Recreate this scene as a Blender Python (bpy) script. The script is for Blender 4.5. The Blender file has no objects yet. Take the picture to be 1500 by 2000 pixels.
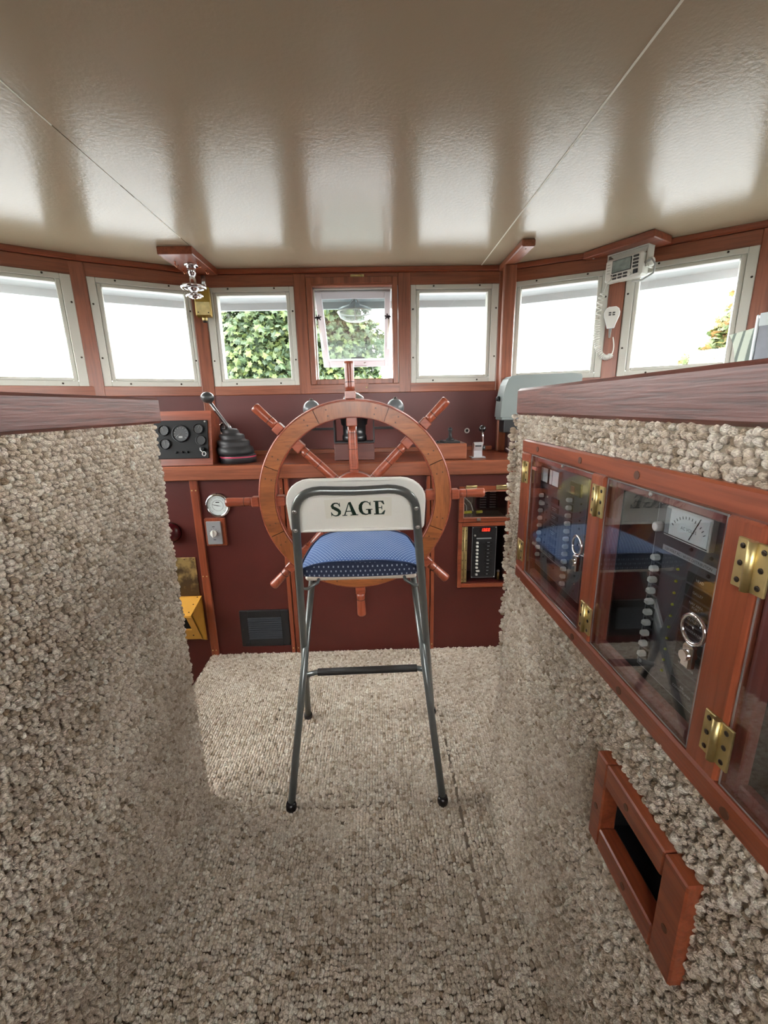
import bpy, bmesh, math, random
from mathutils import Vector, Matrix, Euler
random.seed(7)
SC = bpy.context.scene
COL = SC.collection
R = math.radians
# ------------------------------------------------------------------ camera
cam_d = bpy.data.cameras.new('camera'); cam = bpy.data.objects.new('camera', cam_d); COL.objects.link(cam)
SC.camera = cam
F_PX = 824.5; PITCH, YAW, ROLL = R(14.01), R(1.03), R(1.13)
cam_d.sensor_fit = 'VERTICAL'; cam_d.sensor_height = 36.0; cam_d.lens = 36.0 * F_PX / 2000.0
cam_d.clip_start = 0.02; cam_d.clip_end = 200
_f = Vector((0, math.cos(PITCH), -math.sin(PITCH))); _u = Vector((0, math.sin(PITCH), math.cos(PITCH))); _r = Vector((1, 0, 0))
_M = Matrix.Rotation(-YAW, 3, 'Z'); _f, _u, _r = _M @ _f, _M @ _u, _M @ _r
_r2 = math.cos(ROLL) * _r - math.sin(ROLL) * _u; _u2 = math.sin(ROLL) * _r + math.cos(ROLL) * _u
cam.matrix_world = Matrix(((_r2.x, _u2.x, -_f.x, 0), (_r2.y, _u2.y, -_f.y, 0), (_r2.z, _u2.z, -_f.z, 1.12), (0, 0, 0, 1)))
# ------------------------------------------------------------------ sky and exposure
world = bpy.data.worlds.new('overcast_sky'); SC.world = world; world.use_nodes = True
bg = world.node_tree.nodes['Background']; bg.inputs[0].default_value = (1.0, 0.992, 0.975, 1); bg.inputs[1].default_value = 7.0
SC.view_settings.view_transform = 'Standard'; SC.view_settings.look = 'None'
SC.view_settings.gamma = 1.0; SC.view_settings.use_curve_mapping = False; SC.view_settings.exposure = 1.75

# ------------------------------------------------------------------ materials
MATS = {}
def srgb(r, g, b):
    return tuple(((c / 255) / 12.92 if c / 255 <= 0.04045 else ((c / 255 + 0.055) / 1.055) ** 2.4) for c in (r, g, b)) + (1,)
def newmat(name):
    m = bpy.data.materials.new(name); m.use_nodes = True
    return m, m.node_tree.nodes, m.node_tree.links, m.node_tree.nodes['Principled BSDF']
def plain(name, col, rough=0.5, metal=0.0, bump=0.0, bscale=200.0, var=0.0, vscale=8.0, emit=0.0, coat=0.0, spec=0.5):
    if name in MATS: return MATS[name]
    m, N, L, B = newmat(name)
    B.inputs['Base Color'].default_value = col; B.inputs['Roughness'].default_value = rough; B.inputs['Metallic'].default_value = metal
    B.inputs['Specular IOR Level'].default_value = spec
    if coat: B.inputs['Coat Weight'].default_value = coat; B.inputs['Coat Roughness'].default_value = 0.15
    if emit: B.inputs['Emission Color'].default_value = col; B.inputs['Emission Strength'].default_value = emit
    if bump or var:
        tc = N.new('ShaderNodeTexCoord')
    if bump:
        nz = N.new('ShaderNodeTexNoise'); nz.inputs['Scale'].default_value = bscale; nz.inputs['Detail'].default_value = 3
        bp = N.new('ShaderNodeBump'); bp.inputs['Strength'].default_value = bump; bp.inputs['Distance'].default_value = 0.002
        L.new(tc.outputs['Object'], nz.inputs['Vector']); L.new(nz.outputs['Fac'], bp.inputs['Height']); L.new(bp.outputs['Normal'], B.inputs['Normal'])
    if var:
        n2 = N.new('ShaderNodeTexNoise'); n2.inputs['Scale'].default_value = vscale; n2.inputs['Detail'].default_value = 4
        cr = N.new('ShaderNodeValToRGB')
        cr.color_ramp.elements[0].position = 0.3; cr.color_ramp.elements[1].position = 0.7
        cr.color_ramp.elements[0].color = tuple(c * (1 - var) for c in col[:3]) + (1,)
        cr.color_ramp.elements[1].color = tuple(min(1, c * (1 + var)) for c in col[:3]) + (1,)
        L.new(tc.outputs['Object'], n2.inputs['Vector']); L.new(n2.outputs['Fac'], cr.inputs['Fac']); L.new(cr.outputs['Color'], B.inputs['Base Color'])
    MATS[name] = m
    return m
def wood(name, c1, c2, axis='x', scale=40.0, rough=0.35, coat=0.25, bump=0.25, stretch=0.05, dark=None):
    key = name + '_' + axis
    if key in MATS: return MATS[key]
    m, N, L, B = newmat(key)
    tc = N.new('ShaderNodeTexCoord'); mp = N.new('ShaderNodeMapping')
    s = [1.0, 1.0, 1.0]; s['xyz'.index(axis)] = stretch
    mp.inputs['Scale'].default_value = s
    n1 = N.new('ShaderNodeTexNoise'); n1.inputs['Scale'].default_value = scale; n1.inputs['Detail'].default_value = 6; n1.inputs['Roughness'].default_value = 0.65; n1.inputs['Distortion'].default_value = 0.6
    n2 = N.new('ShaderNodeTexNoise'); n2.inputs['Scale'].default_value = scale * 7; n2.inputs['Detail'].default_value = 3
    cr = N.new('ShaderNodeValToRGB'); cr.color_ramp.elements[0].position = 0.34; cr.color_ramp.elements[1].position = 0.66
    cr.color_ramp.elements[0].color = c1; cr.color_ramp.elements[1].color = c2
    c3 = N.new('ShaderNodeValToRGB'); c3.color_ramp.elements[0].position = 0.36; c3.color_ramp.elements[1].position = 0.52
    d = dark if dark else 0.74
    c3.color_ramp.elements[0].color = (d, d, d, 1); c3.color_ramp.elements[1].color = (1, 1, 1, 1)
    mx = N.new('ShaderNodeMixRGB'); mx.blend_type = 'MULTIPLY'; mx.inputs[0].default_value = 0.8
    bp = N.new('ShaderNodeBump'); bp.inputs['Strength'].default_value = bump; bp.inputs['Distance'].default_value = 0.001
    L.new(tc.outputs['Object'], mp.inputs['Vector']); L.new(mp.outputs['Vector'], n1.inputs['Vector']); L.new(mp.outputs['Vector'], n2.inputs['Vector'])
    L.new(n1.outputs['Fac'], cr.inputs['Fac']); L.new(n2.outputs['Fac'], c3.inputs['Fac'])
    L.new(cr.outputs['Color'], mx.inputs[1]); L.new(c3.outputs['Color'], mx.inputs[2]); L.new(mx.outputs['Color'], B.inputs['Base Color'])
    L.new(n2.outputs['Fac'], bp.inputs['Height']); L.new(bp.outputs['Normal'], B.inputs['Normal'])
    B.inputs['Roughness'].default_value = rough; B.inputs['Coat Weight'].default_value = coat; B.inputs['Coat Roughness'].default_value = 0.2
    MATS[key] = m
    return m
def mahogany(axis='x'): return wood('varnished_mahogany', srgb(116, 60, 38), srgb(158, 92, 64), axis, 26, 0.38, 0.2)
def redwood(axis='x'): return wood('red_mahogany', srgb(112, 50, 30), srgb(152, 78, 50), axis, 26, 0.36, 0.2)
def capwood(axis='y'): return wood('open_grain_cap', srgb(78, 40, 34), srgb(106, 60, 51), axis, 30, 0.44, 0.06, 0.5, 0.05, 0.42)
def wheelwood(axis='x'): return wood('wheel_teak', srgb(118, 64, 31), srgb(154, 90, 48), axis, 22, 0.36, 0.25, 0.2, 0.15)
def spokewood(axis='x'): return wood('spoke_mahogany', srgb(122, 54, 33), srgb(160, 82, 57), axis, 30, 0.34, 0.3, 0.2, 0.1)
def M_maroon(): return plain('maroon_paint', srgb(78, 28, 23), 0.42, var=0.12, vscale=5, bump=0.05, bscale=60)
def M_maroon2(): return plain('maroon_wall_laminate', srgb(92, 46, 43), 0.4, var=0.08, vscale=4)
def M_white(): return plain('white_frame_paint', srgb(200, 199, 190), 0.4, bump=0.08, bscale=60)
def M_offwhite(): return plain('off_white_plastic', srgb(222, 221, 214), 0.35)
def M_black(): return plain('black_plastic', srgb(24, 24, 26), 0.42)
def M_rubber(): return plain('black_rubber', srgb(40, 40, 42), 0.5, bump=0.1, bscale=90)
def M_chrome(): return plain('chrome', srgb(225, 225, 228), 0.08, 1.0)
def M_steel(): return plain('brushed_steel', srgb(190, 190, 188), 0.28, 1.0)
def M_brass(): return plain('aged_brass', srgb(198, 180, 128), 0.42, 1.0, var=0.2, vscale=40)
def M_dark(): return plain('dark_recess', srgb(20, 14, 13), 0.7)
def M_screw(): return plain('dark_screw', srgb(62, 54, 46), 0.4, 0.8)
def M_panel(): return plain('charcoal_panel', srgb(78, 80, 84), 0.42)
def M_label(): return plain('engraved_black_label', srgb(16, 16, 18), 0.4)
def M_ink(): return plain('white_engraving', srgb(205, 208, 208), 0.5)
def M_greyline(): return plain('grey_engraving', srgb(140, 144, 146), 0.5)
def M_switch(): return plain('white_switch', srgb(224, 224, 218), 0.35)
def M_dial(): return plain('white_dial', srgb(222, 226, 224), 0.45)
def glassy(name, tint=(1, 1, 1, 1), refl=0.08, rough=0.02, haze=0.0, hcol=(0.8, 0.82, 0.82, 1)):
    if name in MATS: return MATS[name]
    m = bpy.data.materials.new(name); m.use_nodes = True; N = m.node_tree.nodes; L = m.node_tree.links
    N.remove(N['Principled BSDF']); out = N['Material Output']
    tr = N.new('ShaderNodeBsdfTransparent'); tr.inputs[0].default_value = tint
    gl = N.new('ShaderNodeBsdfGlossy'); gl.inputs['Roughness'].default_value = rough; gl.inputs[0].default_value = (1, 1, 1, 1)
    geo = N.new('ShaderNodeNewGeometry'); dt = N.new('ShaderNodeVectorMath'); dt.operation = 'DOT_PRODUCT'   # Schlick reflectance, the same from both faces
    ab = N.new('ShaderNodeMath'); ab.operation = 'ABSOLUTE'; om = N.new('ShaderNodeMath'); om.operation = 'SUBTRACT'; om.inputs[0].default_value = 1.0; om.use_clamp = True
    pw = N.new('ShaderNodeMath'); pw.operation = 'POWER'; pw.inputs[1].default_value = 5.0
    mth = N.new('ShaderNodeMath'); mth.operation = 'MULTIPLY_ADD'; mth.inputs[1].default_value = 0.9; mth.inputs[2].default_value = 0.03 + refl; mth.use_clamp = True
    mx = N.new('ShaderNodeMixShader')
    L.new(geo.outputs['Incoming'], dt.inputs[0]); L.new(geo.outputs['Normal'], dt.inputs[1]); L.new(dt.outputs['Value'], ab.inputs[0]); L.new(ab.outputs[0], om.inputs[1])
    L.new(om.outputs[0], pw.inputs[0]); L.new(pw.outputs[0], mth.inputs[0]); L.new(mth.outputs[0], mx.inputs[0])
    src = tr.outputs[0]
    if haze:
        df = N.new('ShaderNodeBsdfTranslucent'); df.inputs[0].default_value = hcol
        m2 = N.new('ShaderNodeMixShader'); m2.inputs[0].default_value = haze
        L.new(tr.outputs[0], m2.inputs[1]); L.new(df.outputs[0], m2.inputs[2]); src = m2.outputs[0]
    L.new(src, mx.inputs[1]); L.new(gl.outputs[0], mx.inputs[2]); L.new(mx.outputs[0], out.inputs[0])
    MATS[name] = m
    return m
def M_glass(): return glassy('window_glass', (0.97, 0.98, 0.98, 1), 0.0)
def M_acrylic(): return glassy('door_acrylic', (0.86, 0.88, 0.9, 1), 0.06, 0.015)

# ------------------------------------------------------------------ mesh builder
class MB:
    def __init__(s): s.v = []; s.f = []; s.sm = []
    def add(s, vs, fs, smooth=False):
        o = len(s.v); s.v += [tuple(v) for v in vs]
        for f in fs: s.f.append(tuple(i + o for i in f)); s.sm.append(smooth)
        return s
    def box(s, x0, x1, y0, y1, z0, z1, b=0.0, M=None):
        c = ((x0 + x1) / 2, (y0 + y1) / 2, (z0 + z1) / 2); h = (abs(x1 - x0) / 2, abs(y1 - y0) / 2, abs(z1 - z0) / 2)
        if b <= 0:
            vs = [(c[0] + i * h[0], c[1] + j * h[1], c[2] + k * h[2]) for i in (-1, 1) for j in (-1, 1) for k in (-1, 1)]
            fs = [(0, 1, 3, 2), (4, 6, 7, 5), (0, 4, 5, 1), (2, 3, 7, 6), (0, 2, 6, 4), (1, 5, 7, 3)]
        else:
            b = min(b, min(h) * 0.9); vs = []; idx = {}
            for i in (-1, 1):
                for j in (-1, 1):
                    for k in (-1, 1):
                        sg = (i, j, k)
                        for a in range(3):
                            p = [c[q] + sg[q] * (h[q] - (0 if q == a else b)) for q in range(3)]
                            idx[(i, j, k, a)] = len(vs); vs.append(p)
            fs = []
            for a in range(3):
                o1, o2 = [q for q in range(3) if q != a]
                for sgn in (-1, 1):
                    loop = []
                    for (p, q) in ((-1, -1), (1, -1), (1, 1), (-1, 1)):
                        t = [0, 0, 0]; t[a] = sgn; t[o1] = p; t[o2] = q
                        loop.append(idx[(t[0], t[1], t[2], a)])
                    fs.append(tuple(loop))
            for a in range(3):
                o1, o2 = [q for q in range(3) if q != a]
                for p in (-1, 1):
                    for q in (-1, 1):
                        t0 = [0, 0, 0]; t0[a] = -1; t0[o1] = p; t0[o2] = q
                        t1 = list(t0); t1[a] = 1
                        fs.append((idx[(*t0, o1)], idx[(*t1, o1)], idx[(*t1, o2)], idx[(*t0, o2)]))
            for i in (-1, 1):
                for j in (-1, 1):
                    for k in (-1, 1): fs.append(tuple(idx[(i, j, k, a)] for a in range(3)))
        if M: vs = [M @ Vector(v) for v in vs]
        return s.add(vs, fs)
    def ring(s, axis_p, u, w, r, n): return [axis_p + u * (r * math.cos(2 * math.pi * i / n)) + w * (r * math.sin(2 * math.pi * i / n)) for i in range(n)]
    def lathe(s, prof, origin=(0, 0, 0), axis=(0, 0, 1), n=20, smooth=True, cap=True):
        a = Vector(axis).normalized(); t = Vector((1, 0, 0)) if abs(a.x) < 0.9 else Vector((0, 1, 0))
        u = a.cross(t).normalized(); w = a.cross(u); o = Vector(origin); vs = []; fs = []
        for (r, h) in prof: vs += s.ring(o + a * h, u, w, max(r, 1e-5), n)
        for k in range(len(prof) - 1):
            for i in range(n):
                j = (i + 1) % n; fs.append((k * n + i, k * n + j, (k + 1) * n + j, (k + 1) * n + i))
        s.add(vs, fs, smooth)
        if cap: s.add([vs[i] for i in range(n)], [tuple(range(n))]); s.add(vs[-n:], [tuple(range(n))])
        return s
    def cyl(s, p0, p1, r, r1=None, n=14):
        p0, p1 = Vector(p0), Vector(p1); d = p1 - p0
        return s.lathe([(r, 0), (r if r1 is None else r1, d.length)], p0, d, n)
    def tube(s, pts, r, n=8, closed=False, rad=None):
        P = [Vector(p) for p in pts]; m = len(P); vs = []; fs = []; up = None
        for k in range(m):
            if closed: d = P[(k + 1) % m] - P[k - 1]
            else: d = P[min(k + 1, m - 1)] - P[max(k - 1, 0)]
            d.normalize()
            if up is None:
                t = Vector((0, 0, 1)) if abs(d.z) < 0.9 else Vector((1, 0, 0)); up = d.cross(t).normalized()
            else: up = (up - d * up.dot(d)).normalized()
            w = d.cross(up); vs += s.ring(P[k], up, w, rad[k] if rad else r, n)
        for k in range(m if closed else m - 1):
            k2 = (k + 1) % m
            for i in range(n): j = (i + 1) % n; fs.append((k * n + i, k * n + j, k2 * n + j, k2 * n + i))
        s.add(vs, fs, True)
        if not closed: s.add(vs[:n], [tuple(range(n))]); s.add(vs[-n:], [tuple(range(n))])
        return s
    def sphere(s, c, r, nu=16, nv=10, sc=(1, 1, 1)):
        c = Vector(c); vs = [c + Vector((0, 0, r * sc[2]))]; fs = []
        for k in range(1, nv):
            t = math.pi * k / nv
            for i in range(nu):
                a = 2 * math.pi * i / nu; vs.append(c + Vector((r * sc[0] * math.sin(t) * math.cos(a), r * sc[1] * math.sin(t) * math.sin(a), r * sc[2] * math.cos(t))))
        vs.append(c - Vector((0, 0, r * sc[2]))); e = len(vs) - 1
        for i in range(nu): fs.append((0, 1 + i, 1 + (i + 1) % nu)); fs.append((e, e - nu + (i + 1) % nu, e - nu + i))
        for k in range(nv - 2):
            for i in range(nu): j = (i + 1) % nu; a = 1 + k * nu; fs.append((a + i, a + nu + i, a + nu + j, a + j))
        return s.add(vs, fs, True)
    def torus(s, c, axis, R0, r, n=24, m=8):
        a = Vector(axis).normalized(); t = Vector((1, 0, 0)) if abs(a.x) < 0.9 else Vector((0, 1, 0)); u = a.cross(t).normalized(); w = a.cross(u)
        return s.tube([Vector(c) + u * (R0 * math.cos(2 * math.pi * i / n)) + w * (R0 * math.sin(2 * math.pi * i / n)) for i in range(n)], r, m, True)
    def prism(s, poly, o, u, w, d):
        o, u, w, d = Vector(o), Vector(u), Vector(w), Vector(d); n = len(poly)
        vs = [o + u * p[0] + w * p[1] for p in poly]; vs += [v + d for v in vs]
        fs = [tuple(range(n)), tuple(range(2 * n - 1, n - 1, -1))] + [(i, (i + 1) % n, n + (i + 1) % n, n + i) for i in range(n)]
        return s.add(vs, fs)
    def arc(s, R0, R1, a0, a1, y0, y1, n=10):
        vs = []; fs = []
        for k in range(n + 1):
            a = a0 + (a1 - a0) * k / n; c, q = math.cos(a), math.sin(a)
            vs += [(R0 * c, y0, R0 * q), (R1 * c, y0, R1 * q), (R1 * c, y1, R1 * q), (R0 * c, y1, R0 * q)]
        for k in range(n):
            b = 4 * k
            for i in range(4): j = (i + 1) % 4; fs.append((b + i, b + j, b + 4 + j, b + 4 + i))
        fs += [(0, 1, 2, 3), (4 * n + 3, 4 * n + 2, 4 * n + 1, 4 * n)]
        return s.add(vs, fs)
    def xf(s, M): s.v = [tuple(M @ Vector(v)) for v in s.v]; return s
ROOTM = {}
def tag(o, label=None, cat=None, group=None, kind=None):
    if label: o['label'] = label
    if cat: o['category'] = cat
    if group: o['group'] = group
    if kind: o['kind'] = kind
    return o
def build(name, mb, mat, parent=None, world=False, label=None, kind=None, recalc=True):
    if world and parent is not None:
        p = parent
        while p.parent: p = p.parent
        Mi = ROOTM[p].inverted(); mb.v = [tuple(Mi @ Vector(v)) for v in mb.v]
    me = bpy.data.meshes.new(name); me.from_pydata(mb.v, [], mb.f)
    me.polygons.foreach_set('use_smooth', mb.sm)
    if recalc:
        bm = bmesh.new(); bm.from_mesh(me); bmesh.ops.remove_doubles(bm, verts=bm.verts, dist=1e-6); bmesh.ops.recalc_face_normals(bm, faces=bm.faces); bm.to_mesh(me); bm.free()
    me.materials.append(mat); me.update()
    o = bpy.data.objects.new(name, me); COL.objects.link(o)
    if parent is not None: o.parent = parent
    else: ROOTM[o] = Matrix.Identity(4)
    tag(o, label, kind=kind)
    return o
def thing(name, label, cat, loc=(0, 0, 0), rotz=0.0, group=None, kind=None, rot=None):
    o = bpy.data.objects.new(name, None); COL.objects.link(o); o.empty_display_size = 0.05
    o.location = loc; o.rotation_euler = rot if rot else (0, 0, rotz)
    ROOTM[o] = Matrix.Translation(loc) @ Euler(rot if rot else (0, 0, rotz)).to_matrix().to_4x4()
    return tag(o, label, cat, group, kind)
def copy_tree(o, parent=None):
    c = o.copy(); COL.objects.link(c); c.parent = parent
    if parent is None: ROOTM[c] = ROOTM[o].copy()
    for ch in list(o.children): copy_tree(ch, c)
    return c
def text_mb(body, size, depth=0.0, align='CENTER', bold=0.0):
    cu = bpy.data.curves.new('txt', 'FONT'); cu.body = body; cu.size = size; cu.align_x = align; cu.align_y = 'CENTER'; cu.offset = bold; cu.resolution_u = 3
    o = bpy.data.objects.new('txt', cu); COL.objects.link(o); bpy.context.view_layer.update()
    me = o.to_mesh(); mb = MB(); mb.add([(v.co.x, 0.0, v.co.y) for v in me.vertices], [tuple(p.vertices) for p in me.polygons])
    o.to_mesh_clear(); bpy.data.objects.remove(o); bpy.data.curves.remove(cu)
    return mb
def shifted(mb, x, y, z): return mb.xf(Matrix.Translation((x, y, z)))
def screw_mb(p, axis=(0, -1, 0), r=0.004, h=0.002): return MB().lathe([(r, 0), (r, h * 0.5), (r * 0.6, h)], p, axis, 8)

# ================================================================== STRUCTURE
CEIL = 1.755
def M_ceiling():
    if 'ceil' in MATS: return MATS['ceil']
    m, N, L, B = newmat('cream_gloss_paint')
    B.inputs['Base Color'].default_value = srgb(174, 158, 135); B.inputs['Roughness'].default_value = 0.20; B.inputs['Specular IOR Level'].default_value = 0.27
    tc = N.new('ShaderNodeTexCoord'); n1 = N.new('ShaderNodeTexNoise'); n1.inputs['Scale'].default_value = 95; n1.inputs['Detail'].default_value = 3
    n2 = N.new('ShaderNodeTexNoise'); n2.inputs['Scale'].default_value = 5; ad = N.new('ShaderNodeMath'); ad.operation = 'MULTIPLY_ADD'; ad.inputs[1].default_value = 1.5
    bp = N.new('ShaderNodeBump'); bp.inputs['Strength'].default_value = 0.28; bp.inputs['Distance'].default_value = 0.0015
    L.new(tc.outputs['Object'], n1.inputs['Vector']); L.new(tc.outputs['Object'], n2.inputs['Vector'])
    L.new(n2.outputs['Fac'], ad.inputs[0]); L.new(n1.outputs['Fac'], ad.inputs[2]); L.new(ad.outputs[0], bp.inputs['Height']); L.new(bp.outputs['Normal'], B.inputs['Normal'])
    MATS['ceil'] = m; return m
BACK = -1.0
AL, AR = (-0.79, 2.205), (0.637, 2.205)
def step(p, ang, l): return (p[0] + l * math.cos(R(ang)), p[1] + l * math.sin(R(ang)))
BL = step(AL, 180 + 26, 0.485); CL = step(BL, 180 + 33, 0.48); DL = step(CL, 180 + 62, 0.60); EL = (DL[0], BACK)
BR = step(AR, -25.5, 0.485); CR = step(BR, -34, 0.52); DR = step(CR, -62, 0.45); ER = (DR[0], BACK)
PLAN = [EL, DL, CL, BL, AL, AR, BR, CR, DR, ER]
def clip_poly(poly, x0, x1):
    def cut(pl, f, inside):
        out = []
        for i in range(len(pl)):
            a, b = pl[i], pl[(i + 1) % len(pl)]
            ia, ib = inside(a), inside(b)
            if ia: out.append(a)
            if ia != ib:
                t = (f - a[0]) / (b[0] - a[0]); out.append((f, a[1] + t * (b[1] - a[1])))
        return out
    return cut(cut(poly, x0, lambda p: p[0] >= x0), x1, lambda p: p[0] <= x1)
def offset_plan(d):
    cx, cy = -0.08, 0.6
    out = []
    n = len(PLAN)
    for i, p in enumerate(PLAN):
        a = Vector(PLAN[(i - 1) % n]); b = Vector(PLAN[(i + 1) % n]); q = Vector(p)
        e1 = (q - a).normalized(); e2 = (b - q).normalized()
        n1 = Vector((-e1.y, e1.x)); n2 = Vector((-e2.y, e2.x)); bi = (n1 + n2).normalized()
        l = d / max(0.4, bi.dot(n1)); out.append((q.x + bi.x * l, q.y + bi.y * l))
    return out
OUT = offset_plan(0.07)
ceil = thing('ceiling', 'cream gloss painted deckhead of three long panels over the wheelhouse', 'ceiling', (0, 0, CEIL), kind='structure')
for (x0, x1) in ((-3, -0.7185), (-0.7155, 0.5175), (0.5205, 3)):
    build('panel', MB().prism(clip_poly(OUT, x0, x1), (0, 0, 0), (1, 0, 0), (0, 1, 0), (0, 0, 0.03)), M_ceiling(), ceil)
bb = plain('seam_filler', srgb(228, 222, 206), 0.5)
build('seam_strip', MB().box(0.5165, 0.5215, BACK, 2.2, -0.0012, 0.02), bb, ceil)
s = MB()
for (y0, y1) in ((0.2, 1.16), (1.26, 1.43), (1.5, 1.82)): s.box(-0.719, -0.7155, y0, y1, -0.0008 if y0 != 1.26 else 0.001, 0.02)
build('seam_strip', s, bb, ceil)
build('backing', MB().prism(offset_plan(0.06), (0, 0, 0.03), (1, 0, 0), (0, 1, 0), (0, 0, 0.03)), M_white(), ceil)
# visor outside
vis = thing('roof_visor', 'white painted roof overhang running outside along the tops of the windows', 'roof overhang', (0, 0, 1.75), kind='structure')
o1, o2 = offset_plan(0.055), offset_plan(0.34)
for i in range(2, 7):
    a, b, c2, d = o1[i], o1[i + 1], o2[i + 1], o2[i]
    vs = [(a[0], a[1], 0.02), (b[0], b[1], 0.02), (c2[0], c2[1], -0.065), (d[0], d[1], -0.065)]
    vs += [(v[0], v[1], v[2] + 0.035) for v in vs]
    build('visor_board', MB().add(vs, [(0, 1, 2, 3), (7, 6, 5, 4), (0, 4, 5, 1), (1, 5, 6, 2), (2, 6, 7, 3), (3, 7, 4, 0)]), plain('visor_paint', srgb(168, 175, 178), 0.5), vis)
    t = Vector((c2[0] - d[0], c2[1] - d[1])).normalized(); nn = Vector((-t.y, t.x))
    vs = [(d[0], d[1], -0.10), (c2[0], c2[1], -0.10), (c2[0] + nn.x * .02, c2[1] + nn.y * .02, -0.10), (d[0] + nn.x * .02, d[1] + nn.y * .02, -0.10)]
    vs += [(v[0], v[1], 0.0) for v in vs]
    build('fascia_board', MB().add(vs, [(0, 1, 2, 3), (7, 6, 5, 4), (0, 4, 5, 1), (1, 5, 6, 2), (2, 6, 7, 3), (3, 7, 4, 0)]), plain('visor_paint', srgb(168, 175, 178), 0.5), vis)
deck = build('floor_foredeck', MB().box(-3.2, 3.0, 2.29, 5.0, 0.86, 0.9), plain('deck_paint', srgb(114, 117, 118), 0.7), label='pale painted foredeck outside below the windows', kind='structure')
tag(deck, cat='deck')
wat = build('floor_water', MB().add([(-300, -300, -1.6), (300, -300, -1.6), (300, 300, -1.6), (-300, 300, -1.6)], [(0, 1, 2, 3)]), plain('harbour_water', srgb(84, 90, 88), 0.7, spec=0.1), label='unseen grey harbour water added around the boat to block low sky', kind='structure'); tag(wat, cat='water')  # unseen water plane, added to cut off sky light from below the horizon
# cabin floor
fl_base = plain('carpet_backing', srgb(138, 125, 108), 0.95, bump=0.6, bscale=150)
floor = thing('floor', 'beige looped carpet floor of the wheelhouse with worn hatch seams', 'floor', (0, 0, 0), kind='structure')
build('floor_board', MB().box(-0.79, 1.9, BACK, 1.80, -0.05, -0.003), fl_base, floor)
lowf = build('floor_lower', MB().box(-1.95, -0.79, BACK, 1.80, -0.55, -0.5), fl_base, label='lower landing floor beyond the carpeted left half wall', kind='structure'); tag(lowf, cat='floor')
lowr = build('wall_stairwell', MB().box(-0.80, -0.79, 1.03, 1.79, -0.5, -0.05), M_maroon(), label='maroon stairwell side under the carpet edge on the left', kind='structure'); tag(lowr, cat='wall')

# ---- window walls
SILL0, SILL1, HEAD0, HEAD1 = 1.188, 1.232, 1.681, 1.733
def wframe(root, x0, x1, ox0, ox1, z0=1.231, z1=1.679, oz0=1.268, oz1=1.644, screws=True, glass=True):
    mb = MB()
    def rect(mb, a0, a1, b0, b1, h0, h1, y0, y1, bev):
        mb.box(a0, h0, y0, y1, b0, b1, bev); mb.box(h1, a1, y0, y1, b0, b1, bev)
        return mb
    # outer flange of four strips
    f = build('frame', MB().box(x0, ox0 - 0.018, -0.005, 0.012, z0, z1, 0.002).box(ox1 + 0.018, x1, -0.005, 0.012, z0, z1, 0.002)
              .box(ox0 - 0.018, ox1 + 0.018, -0.005, 0.012, z0, oz0 - 0.014, 0.002).box(ox0 - 0.018, ox1 + 0.018, -0.005, 0.012, oz1 + 0.014, z1, 0.002), M_white(), root)
    build('sash_rim', MB().box(ox0 - 0.018, ox0, 0.002, 0.045, oz0 - 0.014, oz1 + 0.014, 0.003).box(ox1, ox1 + 0.018, 0.002, 0.045, oz0 - 0.014, oz1 + 0.014, 0.003)
          .box(ox0, ox1, 0.002, 0.045, oz0 - 0.014, oz0, 0.003).box(ox0, ox1, 0.002, 0.045, oz1, oz1 + 0.014, 0.003), M_white(), root)
    build('jamb', MB().box(x0 - 0.01, x0 + 0.02, 0.012, 0.06, z0 - 0.01, z1 + 0.01).box(x1 - 0.02, x1 + 0.01, 0.012, 0.06, z0 - 0.01, z1 + 0.01)
          .box(x0, x1, 0.012, 0.06, z0 - 0.01, z0 + 0.02).box(x0, x1, 0.012, 0.06, z1 - 0.016, z1 + 0.01), M_white(), root)
    build('pane', MB().box(ox0 - 0.004, ox1 + 0.004, 0.028, 0.032, oz0 - 0.004, oz1 + 0.004), M_glass(), root)
    if screws:
        w = x1 - x0; hh = z1 - z0
        for (px, pz) in ((x0 + .26 * w, z1 - .007), (x0 + .78 * w, z1 - .007), (x0 + .26 * w, z0 + .012), (x0 + .78 * w, z0 + .012),
                         (x0 + .011, z0 + .27 * hh), (x0 + .011, z0 + .76 * hh), (x1 - .011, z0 + .27 * hh), (x1 - .011, z0 + .76 * hh)):
            build('screw', screw_mb((px, -0.005, pz), r=0.0042), M_screw(), root)
def facet(nm, p, ang, L, wins, side, low=0.0, SILL0=SILL0, SILL1=None):
    """one straight stretch of the window wall: lower panel, sill rail, header, mouldings"""
    lab = {'front': 'middle of the window wall', 'front_left': 'first angled bay left of the middle windows', 'front_right': 'first angled bay right of the middle windows',
           'left': 'outermost angled bay at the left edge', 'right': 'outermost angled bay at the right edge', 'side_left': 'corner bay behind the left half wall', 'side_right': 'corner bay behind the right half wall'}[nm]
    SILL1 = SILL1 or SILL0 + 0.044
    w = thing('wall_' + nm, 'maroon panel wall under the windows, ' + lab, 'wall', (p[0], p[1], 0), R(ang), kind='structure')
    build('lower_panel', MB().box(-0.005, L + 0.005, 0.0, 0.06, low, SILL0 + 0.01), M_maroon2(), w)
    build('sill_rail', MB().box(0, L, -0.006, 0.06, SILL0, SILL1 + 0.002, 0.003), mahogany('x'), w)
    build('head_rail', MB().box(-0.004, L + 0.004, -0.004, 0.065, HEAD0 - 0.002, HEAD1, 0.002), mahogany('x'), w)
    build('ceiling_moulding', MB().box(-0.006, L + 0.006, -0.018, 0.065, HEAD1, CEIL + 0.002, 0.004), redwood('x'), w)
    return w
NWIN = [0]
WIN = {}
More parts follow.
